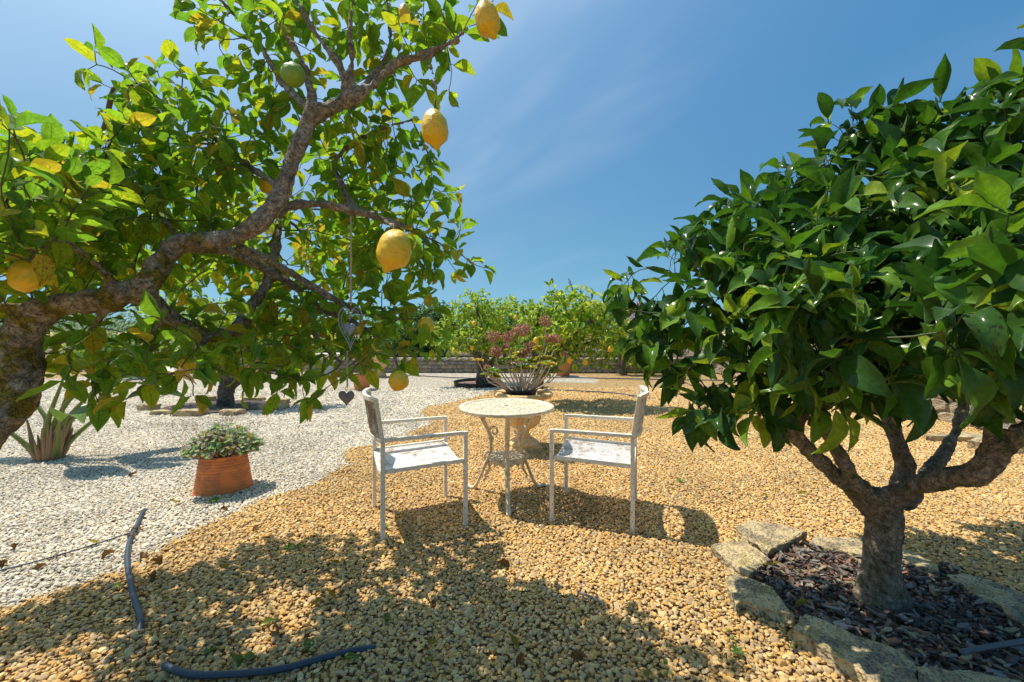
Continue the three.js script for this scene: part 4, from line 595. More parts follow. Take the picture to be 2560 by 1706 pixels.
// hoses
const hoseM = std({ color: C(0.035, 0.05, 0.07), roughness: 0.5 });
const ground = (pts, rad) => tube(pts.map(([x, z, y = 0]) => [x, 0.014 + y + rad, z, rad]), 10, 6);
single('garden_hose', ground([[-2.60, -3.06, -0.02], [-2.54, -2.97], [-2.40, -2.76], [-2.25, -2.536], [-2.07, -2.323], [-1.83, -2.08], [-1.674, -1.933], [-1.594, -1.855], [-1.56, -1.80, -0.03]], 0.0125), hoseM, 'short blue grey hose lying across the edge between white and gold gravel', 'hose');
single('garden_hose', ground([[-1.31, -1.63, -0.012], [-1.28, -1.607, -0.002], [-1.164, -1.571], [-1.047, -1.57], [-0.858, -1.598, -0.002], [-0.709, -1.665, -0.006], [-0.60, -1.71, -0.012], [-0.52, -1.745, -0.03]], 0.0125), hoseM, 'black hose half buried in the shaded gold gravel', 'hose');
single('drip_line', ground([[-3.9, -1.75, -0.005], [-3.1, -2.08], [-2.686, -2.266], [-2.537, -2.425], [-2.42, -2.60], [-2.37, -2.69]], 0.004), hoseM, 'thin black drip line running up to the blue grey hose', 'drip line');
single('drip_line', ground([[-3, -12.0], [-1, -11.2], [1, -11.4], [3.2, -11.0], [6, -10.6]], 0.014), hoseM, 'thin black drip line along the far edge of the gravel', 'drip line');
single('drip_line', ground([[0.5, -9.1], [1.3, -8.9], [2.0, -8.6], [2.4, -8.1], [2.7, -7.9, -0.03]], 0.012), hoseM, 'thin black drip line curling near the far lemon trees', 'drip line');
single('grey_pipe', ground([[1.72, -1.655, 0.02], [1.90, -1.68, 0.03], [2.06, -1.70, 0.035], [2.3, -1.74, 0.03]], 0.010), std({ color: C(0.13, 0.135, 0.14), roughness: 0.6 }), 'grey pipe resting on the bark mulch by a flagstone', 'pipe');
// flagstones round the orange tree
const slabMap = tex(512, 512, (u, v) => { const n = fbm(u * 7, v * 7, 2, 5), f = fbm(u * 60, v * 60, 7, 4), m = fbm(u * 5 + 9, v * 5, 4, 4); let c = mix3([0.77, 0.68, 0.50], [0.58, 0.51, 0.40], sstep(-0.3, 0.45, n + 0.3 * f)); c = mix3(c, [0.56, 0.50, 0.25], sstep(0.2, 0.45, m) * 0.45); return mix3(c, [0.33, 0.31, 0.28], sstep(0.12, 0.4, f + 0.3 * n) * 0.7); }, { srgb: true });
const slabBump = tex(512, 512, (u, v) => 0.5 + 0.4 * tileN(u, v, 40, 5, 5) + 0.35 * tileN(u, v, 9, 2, 4));
const slabMat = std({ map: slabMap, bumpMap: slabBump, bumpScale: 0.02, roughness: 0.95 });
function slab(poly, top, thick, seed) {
  const r = rng(seed), pts = []; for (let i = 0; i < poly.length; i++) { const a = poly[i], b = poly[(i + 1) % poly.length], L = Math.hypot(b[0] - a[0], b[1] - a[1]), n = Math.max(2, Math.round(L / 0.035)); for (let k = 0; k < n; k++) pts.push(new THREE.Vector2(lerp(a[0], b[0], k / n) + (r() - 0.5) * 0.012, -lerp(a[1], b[1], k / n) + (r() - 0.5) * 0.012)); }
  const g = new THREE.ExtrudeGeometry(new THREE.Shape(pts), { depth: thick, bevelEnabled: true, bevelSize: 0.003, bevelThickness: 0.003, bevelSegments: 1, steps: 3 }); g.rotateX(-Math.PI / 2); g.translate(0, top - thick - 0.003, 0);
  const p = g.attributes.position; for (let i = 0; i < p.count; i++) { const x = p.getX(i), y = p.getY(i), z = p.getZ(i); if (y < top - 0.01) p.setXYZ(i, x + 0.012 * N3(x * 25, y * 60, z * 25), y, z + 0.012 * N3(x * 25 + 7, y * 60, z * 25)); else p.setY(i, y + 0.006 * N3(x * 6, seed, z * 6)); }
  g.deleteAttribute('normal'); g.deleteAttribute('uv'); return boxUV(toCreasedNormals(g, 0.5));
}
const flagLabels = ['raised flat flagstone with a dark chipped edge above the bark mulch', 'mossy angular flagstone propped beside the raised slab', 'wedge shaped pale flagstone leaning into the gold gravel beside the mulch', 'flagstone behind the orange tree trunk', 'thin flagstone with orange lichen behind the orange trunk', 'long curved flagstone edging the mulch on the wall side', 'large thick grey flagstone dappled with leaf shade', 'pale flagstone by the grey pipe'];
[[[[1.398,-2.671],[1.505,-2.756],[1.657,-2.699],[1.77,-2.597],[1.584,-2.479],[1.41,-2.376],[1.359,-2.489]],0.068,0.06],[[[1.141,-2.465],[1.239,-2.502],[1.358,-2.521],[1.382,-2.318],[1.19,-2.171],[1.149,-2.24]],0.05,0.05],[[[1.061,-2.13],[1.091,-2.158],[1.169,-2.141],[1.244,-2.061],[1.204,-1.856],[1.04,-1.96],[1.0,-1.929]],0.055,0.055],[[[1.712,-2.492],[1.82,-2.569],[2.051,-2.555],[2.02,-2.437],[1.93,-2.355],[1.816,-2.415]],0.05,0.05],[[[2.198,-2.437],[2.231,-2.355],[2.238,-2.279],[2.171,-2.199],[2.084,-2.31],[2.054,-2.372]],0.05,0.05],[[[2.188,-2.16],[2.27,-2.178],[2.33,-2.122],[2.365,-2.06],[2.388,-1.954],[2.158,-1.714],[2.135,-1.827],[2.2,-1.936],[2.157,-2.01]],0.05,0.05],[[[1.231,-1.838],[1.26,-1.851],[1.33,-1.796],[1.374,-1.725],[1.46,-1.66],[1.48,-1.59],[1.379,-1.475],[1.256,-1.475],[1.244,-1.581],[1.196,-1.677],[1.153,-1.767]],0.058,0.07],[[[1.482,-1.572],[1.619,-1.557],[1.781,-1.518],[1.736,-1.421],[1.3,-1.377]],0.05,0.05]].forEach(([poly, top, thick], i) => single('flagstone', slab(poly, top, thick, 200 + i), slabMat, flagLabels[i], 'flagstone', 'flagstones round the orange tree'));
// ---------------------------------------------------------------- the garden behind
function wall(name, label, x0, z0, x1, z1, h, rowH, lenR, seed, side) {
  const L = Math.hypot(x1 - x0, z1 - z0), t = thing(name, label, 'wall', [x0, 0, z0], Math.atan2(-(z1 - z0), x1 - x0)), r = rng(seed);
  const variants = [0, 1, 2, 3, 4].map(s => { const g = new THREE.BoxGeometry(1, 1, 1, 3, 2, 2), p = g.attributes.position; for (let i = 0; i < p.count; i++) { const x = p.getX(i), y = p.getY(i), z = p.getZ(i), e = 1 - 0.10 * (Math.abs(2 * x) ** 4 * Math.abs(2 * y) ** 2 + Math.abs(2 * z) ** 4 * Math.abs(2 * y) ** 2 * 0.6); p.setXYZ(i, x * e + 0.05 * N3(x * 3, y * 3, z * 3 + s * 7), y * e + 0.09 * N3(x * 2 + s * 5, y * 3, z * 3), z * e + 0.10 * N3(x * 3, y * 3 + s * 9, z * 3)); } g.computeVertexNormals(); return boxUV(toCreasedNormals(mergeVertices(clean(g).deleteAttribute('uv').deleteAttribute('normal'), 1e-4), 0.7), 0.35); });
  const mats = [[0.52, 0.42, 0.29], [0.44, 0.36, 0.26], [0.58, 0.48, 0.34], [0.40, 0.35, 0.29], [0.54, 0.40, 0.26]].map(c => std({ color: C(...c), map: stoneMapN, bumpMap: stoneBump, bumpScale: 0.02, roughness: 0.95 }));
  const core = new THREE.BoxGeometry(L, h - 0.06, 0.26); core.translate(L / 2, (h - 0.06) / 2, side * -0.16); part('wall_core', core, std({ color: C(0.34, 0.27, 0.18) }), t);
  let y = 0; while (y < h - 0.02) { const hh = Math.min(rowH * (0.8 + 0.4 * r()), h - y + 0.02); let x = 0; while (x < L) { const ll = lerp(lenR[0], lenR[1], r()); const m = part('stone', variants[Math.floor(r() * 5)], mats[Math.floor(r() * 5)], t); m.position.set(x + ll / 2, y + hh / 2, side * (-0.14 + 0.02 * (r() - 0.5))); m.scale.set(ll * (0.95 + 0.05 * r()), hh * (0.9 + 0.16 * r()), 0.30); m.rotation.set(0, (r() - 0.5) * 0.08, (r() - 0.5) * 0.09); x += ll; } y += hh; }
}
const stoneMapN = tex(256, 256, (u, v) => { const n = tileN(u, v, 5, 2, 5), f = tileN(u, v, 26, 7, 3), k = 0.92 + 0.35 * n + 0.2 * f; return [k, k * 0.99, k * 0.97]; }, { srgb: true });
wall('stone_wall', 'low dry stone wall of buff blocks along the far edge of the garden', -6.2, -12.95, 5.9, -12.75, 0.42, 0.11, [0.12, 0.42], 71, 1);
wall('stone_wall', 'dry stone retaining wall of large sandstone blocks beyond the orange tree', 5.95, -3.4, 5.95, -12.5, 0.44, 0.14, [0.2, 0.5], 73, -1);
{
  const soil = std({ color: C(0.20, 0.125, 0.075), map: stoneMapN, bumpMap: stoneBump, bumpScale: 0.03 });
  const terrace = (x0, x1, z0, z1, h) => boxUV(new THREE.BoxGeometry(x1 - x0, h, z0 - z1, 1, 1, 1).translate((x0 + x1) / 2, h / 2 - 0.02, (z0 + z1) / 2), 0.5);
  struct('planting_terrace', terrace(-6.2, 6.25, -13.25, -60, 0.40), soil); struct('planting_terrace', terrace(6.26, 60, 10, -60, 0.40), soil);
  const bank = new THREE.PlaneGeometry(60, 30, 60, 30); bank.rotateX(-Math.PI / 2); bank.translate(-36.5, 0, -28.2); const p = bank.attributes.position; for (let i = 0; i < p.count; i++) { const x = p.getX(i), z = p.getZ(i), e = sstep(-6.4, -9, x) * sstep(-13.2, -16, z); p.setY(i, -0.02 + e * (0.35 + 0.25 * fbm(x * 0.3, z * 0.3, 2, 3))); } bank.computeVertexNormals(); struct('earth_bank', boxUV(bank, 0.5), soil);
  // a far hill
  const hill = new THREE.PlaneGeometry(1300, 160, 130, 20); hill.rotateX(-Math.PI / 2); const q = hill.attributes.position; for (let i = 0; i < q.count; i++) { const x = q.getX(i), z = q.getZ(i), k = Math.exp(-(((x + 430) / 90) ** 2)) * 17 + 2; q.setY(i, (k + 2.5 * fbm(x * 0.03, z * 0.03, 4, 4)) * Math.max(0, 1 - (z / 80) ** 2) - 1); } hill.translate(0, 0, -380); hill.computeVertexNormals();
  struct('hill', boxUV(hill, 0.02), std({ color: C(0.085, 0.11, 0.07), bumpMap: stoneBump, bumpScale: 2 }));
}
const smallLeaf = (o) => leafGeo({ rows: 3, cols: 2, petiole: 0.06, ...o });
const farGeos = [smallLeaf({ w: 0.5, curl: 0.6, fold: 0.35, seed: 81 }), smallLeaf({ w: 0.45, curl: 1.1, fold: 0.2, seed: 82, twist: 0.4 }), smallLeaf({ w: 0.55, curl: -0.3, fold: 0.4, seed: 83, twist: -0.4 })];
const farMat = phys({ roughness: 1, transmission: 0.5, thickness: 0, clearcoat: 0.45, clearcoatRoughness: 0.25, specularIntensity: 0.3, side: THREE.DoubleSide });
const avoGeos = [smallLeaf({ w: 0.28, curl: 1.2, fold: 0.3, seed: 84, pointed: 0.9, rows: 4 }), smallLeaf({ w: 0.3, curl: 0.7, fold: 0.4, seed: 85, pointed: 0.9, rows: 4 })];
const citrusTints = [[0.32, 0.48, 0.03], [0.42, 0.55, 0.035], [0.20, 0.38, 0.035], [0.50, 0.60, 0.035], [0.16, 0.32, 0.035], [0.58, 0.58, 0.04], [0.36, 0.50, 0.035]];
function farTree(name, label, limbs, lobes, o) {
  const t = thing(name, label, 'tree'), r = rng(o.seed), tree = grow(limbs, lobePoints(lobes, o.density, r), { step: 0.085, kill: 0.10, reach: 1.2, seed: o.seed });
  const col = (x, y, z) => { const n = fbm(x * 8, y * 8, z * 8, 3); return mix3([0.14, 0.11, 0.08], [0.27, 0.22, 0.165], sstep(-0.3, 0.4, n)); };
  part('trunk', paint(merge(limbs.map(l => tube(l, 10, 6, 0.12))), col), barkMat, t); part('twigs', twigMesh(tree, 4), twigMat, t, { kind: 'stuff' });
  const geos = o.geos || farGeos, list = makeLeaves(tree, r, { size: o.size || [0.08, 0.13], per: o.per || [2, 4], tipBunch: o.tip || 5, upness: 0.6, droop: o.droop ?? 0.1, geos, tints: o.tints || citrusTints, skipRad: 0.009 });
  console.log(label, list.length);
  const root = o.bare ? t : (() => { const c = new THREE.Group(); c.name = 'crown'; t.add(c); return c; })();
  geos.forEach((g, k) => { const L = list.filter(l => l.g === k); stuff('foliage', g, farMat, root, L.map(l => { const c = (o.tints || citrusTints)[l.t]; return { m: mat4(l.p, l.q, l.s), c: C(c[0] * l.f, c[1] * l.f, c[2] * l.f) }; })); });
  for (const [x, y, z] of o.fruit || []) { const m = part('lemon', farLemon, yellowPeel, t); m.position.set(x, y, z); }
  return t;
}
const farLemon = lemonGeo(0.085, 0.115, 1, 1), FT = {"ringed":[[[[-0.69,-0.073,-9.94,0.1657],[-0.699,0.176,-9.94,0.1289],[-0.663,0.387,-9.94,0.1196]],[[-0.672,0.314,-9.94,0.1012],[-0.81,0.682,-9.94,0.0828],[-1.116,1.048,-10.04,0.0558],[-1.502,1.421,-10.14,0.0329]],[[-0.663,0.332,-9.94,0.1012],[-0.446,0.536,-10.04,0.0744],[-0.169,1.045,-10.14,0.0469],[0.0,1.515,-10.14,0.0282]],[[-0.681,0.36,-9.94,0.0828],[-0.58,0.789,-9.64,0.0625],[-0.662,1.324,-9.54,0.0353],[-0.795,1.766,-9.54,0.0221]]],[[-1.558,1.28,-9.9,0.35],[-1.751,1.055,-9.7,0.25],[-1.192,1.601,-9.9,0.4],[-0.719,1.819,-9.7,0.35],[-0.704,1.192,-9.5,0.4],[-0.229,1.601,-9.9,0.4],[-0.045,1.053,-9.8,0.35],[-1.144,1.016,-9.5,0.3],[-0.778,1.523,-10.5,0.5],[-1.467,0.959,-9.9,0.3],[-0.352,0.884,-9.5,0.25],[-0.917,2.013,-9.9,0.2]]],"wide":[[[[0.433,-0.007,-7.2,0.1133],[0.433,0.38,-7.2,0.0933],[0.467,0.58,-7.2,0.0933]],[[0.453,0.547,-7.2,0.08],[0.7,0.913,-7.2,0.06],[0.972,1.183,-7.0,0.0389],[1.278,1.44,-6.9,0.0224]],[[0.453,0.547,-7.2,0.0733],[0.372,0.976,-7.3,0.0507],[0.445,1.451,-7.4,0.0308],[0.48,1.725,-7.4,0.0171]],[[0.667,0.88,-7.2,0.0467],[1.081,0.989,-7.3,0.0372],[1.487,1.111,-7.3,0.0237],[1.757,1.246,-7.3,0.0135]],[[0.44,0.513,-7.2,0.0533],[0.844,0.823,-7.6,0.0422],[1.228,1.388,-7.8,0.0253],[1.372,1.677,-7.8,0.0144]]],[[0.333,1.513,-7.2,0.28],[0.296,1.116,-7.1,0.25],[0.8,1.68,-7.2,0.32],[0.894,1.248,-6.9,0.34],[1.315,1.609,-7.1,0.32],[1.426,1.15,-7.0,0.34],[1.767,1.313,-7.2,0.25],[1.102,0.859,-7.0,0.26],[0.733,0.847,-7.2,0.25],[1.69,1.652,-7.3,0.25],[1.156,1.461,-7.8,0.45],[0.499,1.244,-7.7,0.4],[0.633,2.013,-7.2,0.1],[0.8,1.88,-7.2,0.15],[1.426,0.761,-7.0,0.16],[1.081,1.821,-7.3,0.2],[1.815,1.118,-7.0,0.2]]],"forked":[[[[-4.78,-0.033,-7.2,0.1467],[-4.773,0.213,-7.2,0.12],[-4.747,0.347,-7.2,0.12]],[[-4.76,0.3,-7.2,0.0933],[-4.827,0.58,-7.2,0.0733],[-5.069,0.908,-7.3,0.0473],[-5.413,1.177,-7.4,0.0274]],[[-4.733,0.3,-7.2,0.08],[-4.547,0.447,-7.2,0.0667],[-4.326,0.672,-7.3,0.0507],[-3.988,0.976,-7.3,0.0304],[-3.65,1.111,-7.3,0.0169]],[[-4.753,0.313,-7.2,0.0667],[-4.792,0.69,-7.5,0.0486],[-4.785,1.104,-7.6,0.0281]]],[[-5.333,1.047,-7.2,0.32],[-4.8,1.247,-7.2,0.35],[-4.148,1.118,-7.0,0.35],[-3.681,1.116,-7.1,0.32],[-5.667,0.847,-7.2,0.22],[-3.333,0.913,-7.2,0.22],[-4.344,0.929,-6.9,0.25],[-5.207,1.451,-7.4,0.3],[-4.111,1.383,-7.4,0.3],[-3.563,1.246,-7.4,0.25],[-5.128,0.754,-7.1,0.15]]],"back1":[[[[-2.752,0.139,-14.5,0.1074],[-2.752,0.676,-14.5,0.094],[-2.819,1.347,-14.5,0.0537]],[[-2.752,0.676,-14.5,0.0537],[-2.417,1.213,-14.5,0.0336]],[[-2.752,0.676,-14.5,0.0537],[-3.199,1.076,-14.7,0.034]]],[[-2.954,1.616,-14.5,0.5],[-2.4,1.747,-14.4,0.5],[-3.333,1.213,-14.4,0.5],[-2.63,0.951,-14.2,0.5],[-2.163,1.212,-14.6,0.5],[-3.759,0.81,-14.5,0.5],[-3.045,0.684,-14.3,0.4]]],"back2":[[[[-0.192,0.194,-13.8,0.1022],[-0.192,0.705,-13.8,0.0894],[-0.23,1.344,-13.8,0.0511]],[[-0.192,0.641,-13.8,0.0511],[0.256,1.216,-13.8,0.0319]],[[-0.192,0.641,-13.8,0.0511],[-0.583,1.215,-14.0,0.0324]]],[[-0.511,1.727,-13.8,0.45],[0.0,1.919,-13.8,0.45],[0.515,1.73,-13.9,0.45],[-0.252,1.217,-13.6,0.5],[0.254,1.09,-13.7,0.5],[0.778,1.215,-14,0.45],[-0.63,0.839,-13.6,0.4],[1.446,1.609,-14.2,0.5],[2.282,1.616,-14.5,0.5],[2.954,1.616,-14.5,0.5]]],"avocado":[[[[3.215,0.006,-12.4,0.0919],[3.192,0.649,-12.4,0.0689],[3.169,1.108,-12.4,0.0459],[3.215,1.567,-12.4,0.023]],[[3.16,-0.005,-12.5,0.0579],[3.102,0.643,-12.5,0.0405],[3.079,1.222,-12.5,0.0231]],[[3.192,0.763,-12.4,0.0402],[3.674,0.993,-12.4,0.0287],[4.019,1.108,-12.4,0.0172]]],[[2.87,1.108,-12.4,0.35],[3.303,1.337,-12.3,0.4],[3.758,0.995,-12.3,0.4],[4.067,0.659,-12.2,0.4],[3.502,0.433,-12.2,0.3],[3.137,0.776,-12.1,0.25],[4.248,1.223,-12.4,0.4],[3.865,0.272,-12.1,0.25]]]};
const at = (px, py, d) => [(px - 1280) / 1080 * d, 1.28 + (825 - py) / 1080 * d, -d];
farTree('lemon_tree', 'lemon tree growing out of a black plastic basin on the white gravel', FT.ringed[0], FT.ringed[1], { seed: 91, density: 520, fruit: [at(1134, 877, 9.35), at(1185, 809, 9.2), at(1289, 795, 9.4), at(1180, 870, 9.3)] });
farTree('lemon_tree', 'broad lemon tree behind the dried succulent with low hanging lemons', FT.wide[0], FT.wide[1], { seed: 92, density: 1000, fruit: [at(1424, 901, 6.75), at(1463, 906, 6.75), at(1527, 873, 6.7), at(1378, 845, 6.8), at(1340, 852, 6.75), at(1395, 860, 6.8)] });
farTree('lemon_tree', 'small lemon tree with forked trunk in a ring of rocks on white gravel', FT.forked[0], FT.forked[1], { seed: 93, density: 700, tints: [[0.26, 0.38, 0.03], [0.34, 0.42, 0.03], [0.17, 0.30, 0.03], [0.42, 0.42, 0.03]] });
farTree('avocado_tree', 'young slender tree with long drooping leaves by the far wall', FT.avocado[0], FT.avocado[1], { seed: 94, density: 260, geos: avoGeos, size: [0.12, 0.2], droop: 0.7 });
farTree('evergreen_tree', 'dark green tree standing behind the far wall next to the ringed lemon tree', FT.back1[0], FT.back1[1], { seed: 95, density: 300, size: [0.1, 0.16], tints: [[0.06, 0.15, 0.02], [0.09, 0.20, 0.02], [0.05, 0.12, 0.02], [0.13, 0.25, 0.025]] });
farTree('lemon_tree', 'lemon tree between the ringed and the broad lemon trees, behind the wall', FT.back2[0], FT.back2[1], { seed: 96, density: 320, size: [0.09, 0.14] });
{ // black basin
  const t = thing('planting_basin', 'round black plastic basin holding soil round the lemon trunk', 'basin', [-0.79, 0, -9.94]);
  part('rim', lathe([[0.50, 0.0], [0.54, 0.0], [0.545, 0.085], [0.56, 0.09], [0.555, 0.105], [0.53, 0.10], [0.52, 0.05], [0.515, 0.02]], 64), std({ color: C(0.025, 0.026, 0.028), roughness: 0.55 }), t); part('soil', new THREE.CircleGeometry(0.53, 48).rotateX(-Math.PI / 2).translate(0, 0.045, 0), std({ color: C(0.22, 0.13, 0.09), bumpMap: stoneBump, bumpScale: 0.03 }), t);
}
// shrubs beyond the walls and the earth bank
const bushPal = { green: [[0.140, 0.280, 0.039], [0.196, 0.378, 0.039], [0.098, 0.210, 0.039]], dark: [[0.049, 0.119, 0.033], [0.070, 0.154, 0.033], [0.042, 0.098, 0.026]], grey: [[0.224, 0.336, 0.182], [0.280, 0.392, 0.221], [0.154, 0.252, 0.130]], lime: [[0.364, 0.504, 0.039], [0.476, 0.560, 0.039], [0.252, 0.420, 0.039]], pink: [[0.750, 0.028, 0.208], [0.672, 0.042, 0.312], [0.140, 0.280, 0.039], [0.750, 0.070, 0.182], [0.504, 0.070, 0.390]], red: [[0.490, 0.126, 0.091], [0.350, 0.168, 0.091], [0.560, 0.224, 0.130]] };
const bushMade = {};
function bush(label, x, y, z, w, h, kind, seed, group, leaf = 0.09, n = 900) {
  const t = thing('shrub', label, 'shrub', [x, y, z], seed, group), r = rng(seed), list = [], stems = [];
  for (let i = 0; i < 9; i++) { const a = r() * 6.283, d = 0.3 + 0.4 * r(); stems.push(tube([[Math.cos(a) * 0.05, 0, Math.sin(a) * 0.05, 0.02], [Math.cos(a) * d * w * 0.3, h * 0.4, Math.sin(a) * d * w * 0.3, 0.014], [Math.cos(a) * d * w * 0.5, h * 0.85, Math.sin(a) * d * w * 0.5, 0.005]], 5, 3)); }
  const cl = []; for (let i = 0; i < 12; i++) { const a = r() * 6.283, d = Math.sqrt(r()) * 0.36; cl.push([Math.cos(a) * d * w, h * (0.22 + 0.55 * r()), Math.sin(a) * d * w, 0.20 + 0.12 * r()]); }
  for (let i = 0; i < n; i++) { const c = cl[i % 12], v = V(r() * 2 - 1, r() * 2 - 1, r() * 2 - 1).normalize(), k = Math.pow(r(), 0.4), p = V(c[0] + v.x * k * c[3] * w, Math.max(0.02, c[1] + v.y * k * c[3] * h * 1.1), c[2] + v.z * k * c[3] * w), dir = v.clone().add(V(r() - 0.5, r() - 0.5, r() - 0.5)), pal = bushPal[kind], q = pal[Math.floor(r() * pal.length)], f = 0.75 + 0.5 * r(); list.push({ m: mat4(p, quatYZ(UP.clone().add(V(r() - 0.5, r() - 0.5, r() - 0.5)), dir), leaf * (0.7 + 0.6 * r())), c: C(q[0] * f, q[1] * f, q[2] * f) }); }
  part('stems', merge(stems), twigMat, t); stuff('foliage', farGeos[seed % 3], farMat, t, list);
}
[['rounded dark evergreen shrub behind the far wall near the ringed lemon tree', -2.6, -15.5, 2.2, 1.75, 'dark'], ['mid green shrub behind the far wall, next to the dark evergreen', -4.6, -16.5, 2.6, 1.9, 'green'], ['grey leaved shrub behind the far wall', -0.3, -16.5, 2.4, 1.5, 'grey'], ['leafy green shrub behind the wide lemon tree', 1.8, -16, 2.6, 1.6, 'green'], ['tall dark shrub beyond the slender tree', 5.2, -17, 3.2, 2.1, 'dark'], ['bright green shrub on the terrace above the side wall', 7.6, -9.5, 2.4, 1.5, 'lime'], ['green shrub on the terrace above the side wall corner', 7.8, -13.5, 2.8, 1.9, 'green'], ['strap leaved green shrub above the sandstone wall', 6.9, -5.3, 1.1, 0.6, 'lime'], ['grey green shrub on the earth bank', -8.6, -15.2, 2.2, 1.25, 'grey'], ['yellow green shrub on the earth bank', -11.6, -16.5, 2.6, 1.5, 'lime'], ['dark shrub at the back of the earth bank', -14.5, -19, 3.6, 2.0, 'dark'], ['reddish dry shrub on the earth bank', -9.9, -13.6, 1.0, 0.45, 'red'], ['pale green shrub on the earth bank near the wall end', -6.6, -15.2, 1.6, 1.1, 'green'], ['broad green shrub far back on the bank', -19, -19, 4.2, 2.2, 'green'], ['low reddish groundcover shrub by the far wall end', -7.5, -13.5, 1.2, 0.4, 'red']]
  .forEach(([l, x, z, w, h, k], i) => bush(l, x, z < -13 && x > -6 || x > 6.2 ? 0.38 : (x < -8 && z < -15.9 ? 0.3 : 0.05), z, w, h, k, 300 + i, 'shrubs round the edge of the garden', 0.11, 1000));
for (let i = 0; i < 11; i++) bush(['low green border plant behind the far wall', 'low grey border plant behind the far wall', 'low dark border plant behind the far wall'][i % 3], -5.6 + i * 1.12, 0.38, -14.1 - (i * 7 % 3) * 0.35, 1.35, 0.75 + 0.25 * (i * 5 % 4) / 3, ['green', 'grey', 'dark'][i % 3], 360 + i, 'border plants behind the far wall', 0.09, 650);
[['leafy green plant at the foot of the earth bank near the wall', -7.0, 'green'], ['lime plant at the foot of the earth bank', -8.3, 'lime'], ['dark plant at the foot of the earth bank', -9.4, 'dark'], ['grey plant at the foot of the earth bank', -11.0, 'grey'], ['green plant far along the foot of the earth bank', -12.6, 'green'], ['lime plant far along the foot of the earth bank', -14.2, 'lime']].forEach(([l, x, k], i) => bush(l, x, 0, -13.9 - (i % 2) * 0.6, 1.9, 0.95 + 0.2 * (i % 3), k, 380 + i, 'plants at the foot of the earth bank', 0.1, 800));
[['broad dark hedge shrub behind the earth bank, near the wall end', -8.5, -20, 'dark'], ['broad green hedge shrub behind the earth bank', -12, -21, 'green'], ['broad lime hedge shrub behind the earth bank', -16, -21.5, 'lime'], ['broad grey hedge shrub behind the earth bank', -20.5, -22, 'grey'], ['broad dark hedge shrub far along the earth bank', -25, -22, 'dark'], ['broad green hedge shrub far along the earth bank', -29.5, -21, 'green'], ['tall green hedge shrub behind the far wall', -5, -21, 'green']].forEach(([l, x, z, k], i) => bush(l, x, 0.2, z, 5, 2.3 + 0.3 * (i % 3), k, 420 + i, 'hedge shrubs behind the earth bank', 0.2, 1300));
bush('bougainvillea with magenta bracts beyond the far wall', 3.9, 0.38, -14.6, 1.9, 2.1, 'pink', 340, undefined, 0.09, 1100);
{ // arching sprays above the wide lemon tree
  const t = thing('climbing_spray', 'thin arching stems with small dark leaves above the broad lemon tree', 'plant', [2.2, 0.38, -14.8]), r = rng(351), st = [], lv = [];
  for (const [x, y, bx] of [[-0.25, 2.65, 0.2], [0.55, 2.2, 0.3], [0.2, 2.25, 0], [1.6, 2.0, 0.9]]) { const pts = [[bx * 0.4, 0, 0, 0.014], [lerp(bx, x, 0.3), y * 0.55, 0.1, 0.01], [lerp(bx, x, 0.75), y * 0.85, 0.1, 0.007], [x, y, 0, 0.004]]; st.push(tube(pts, 5, 6)); const cv = new THREE.CatmullRomCurve3(pts.map(p => V(p[0], p[1], p[2]))); for (let i = 0; i < 60; i++) { const p = cv.getPoint(0.4 + 0.6 * i / 60), d = V(r() - 0.5, r() - 0.5, r() - 0.5).normalize(); lv.push({ m: mat4(p, quatYZ(V(r() - 0.5, 1, r() - 0.5), d), 0.07), c: C(0.09, 0.10, 0.06) }); } }
  part('stems', merge(st), twigMat, t); stuff('foliage', farGeos[0], farMat, t, lv);
}
// pots and pedestals on the far gravel
const terra2 = std({ color: C(0.52, 0.20, 0.085), bumpMap: stoneBump, bumpScale: 0.003, roughness: 0.85 });
function pot(label, x, z, s, plantKind, seed, h = 1) {
  const t = thing('terracotta_pot', label, 'pot', [x, 0, z], 0, 'terracotta pots on the far gravel');
  part('pot', lathe([[0.001, 0], [0.15 * s, 0], [0.2 * s, 0.3 * s * h], [0.225 * s, 0.3 * s * h], [0.23 * s, 0.36 * s * h], [0.205 * s, 0.36 * s * h], [0.19 * s, 0.28 * s * h]], 40), terra2, t); part('soil', new THREE.CircleGeometry(0.2 * s, 24).rotateX(-Math.PI / 2).translate(0, 0.31 * s * h, 0), soilMat, t);
}
pot('terracotta pot on the white gravel below the hanging hearts', -3.18, -9.15, 0.95); pot('terracotta pot beside the far wall behind the succulent shrub', 1.42, -12.0, 1.15);
urn('small pale urn standing on the far white gravel under the lemon bough', [-3.6, 0, -11.8], 0.95, 'urns on the far white gravel'); 
{ const t = thing('stone_pedestal', 'pale stone pedestal on the white gravel near the far wall', 'pedestal', [-5.05, 0, -12.1]); part('base', boxUV(new RoundedBoxGeometry(0.52, 0.1, 0.52, 2, 0.02).translate(0, 0.05, 0)), paleStone, t); part('foot', lathe(curvePr([[0.22, 0.1], [0.2, 0.14], [0.12, 0.2], [0.1, 0.3], [0.13, 0.42]]), 40), paleStone, t); part('bowl', lathe(curvePr([[0.13, 0.42], [0.3, 0.5], [0.42, 0.58], [0.44, 0.62], [0.38, 0.6], [0.2, 0.55]]), 48), paleStone, t); }
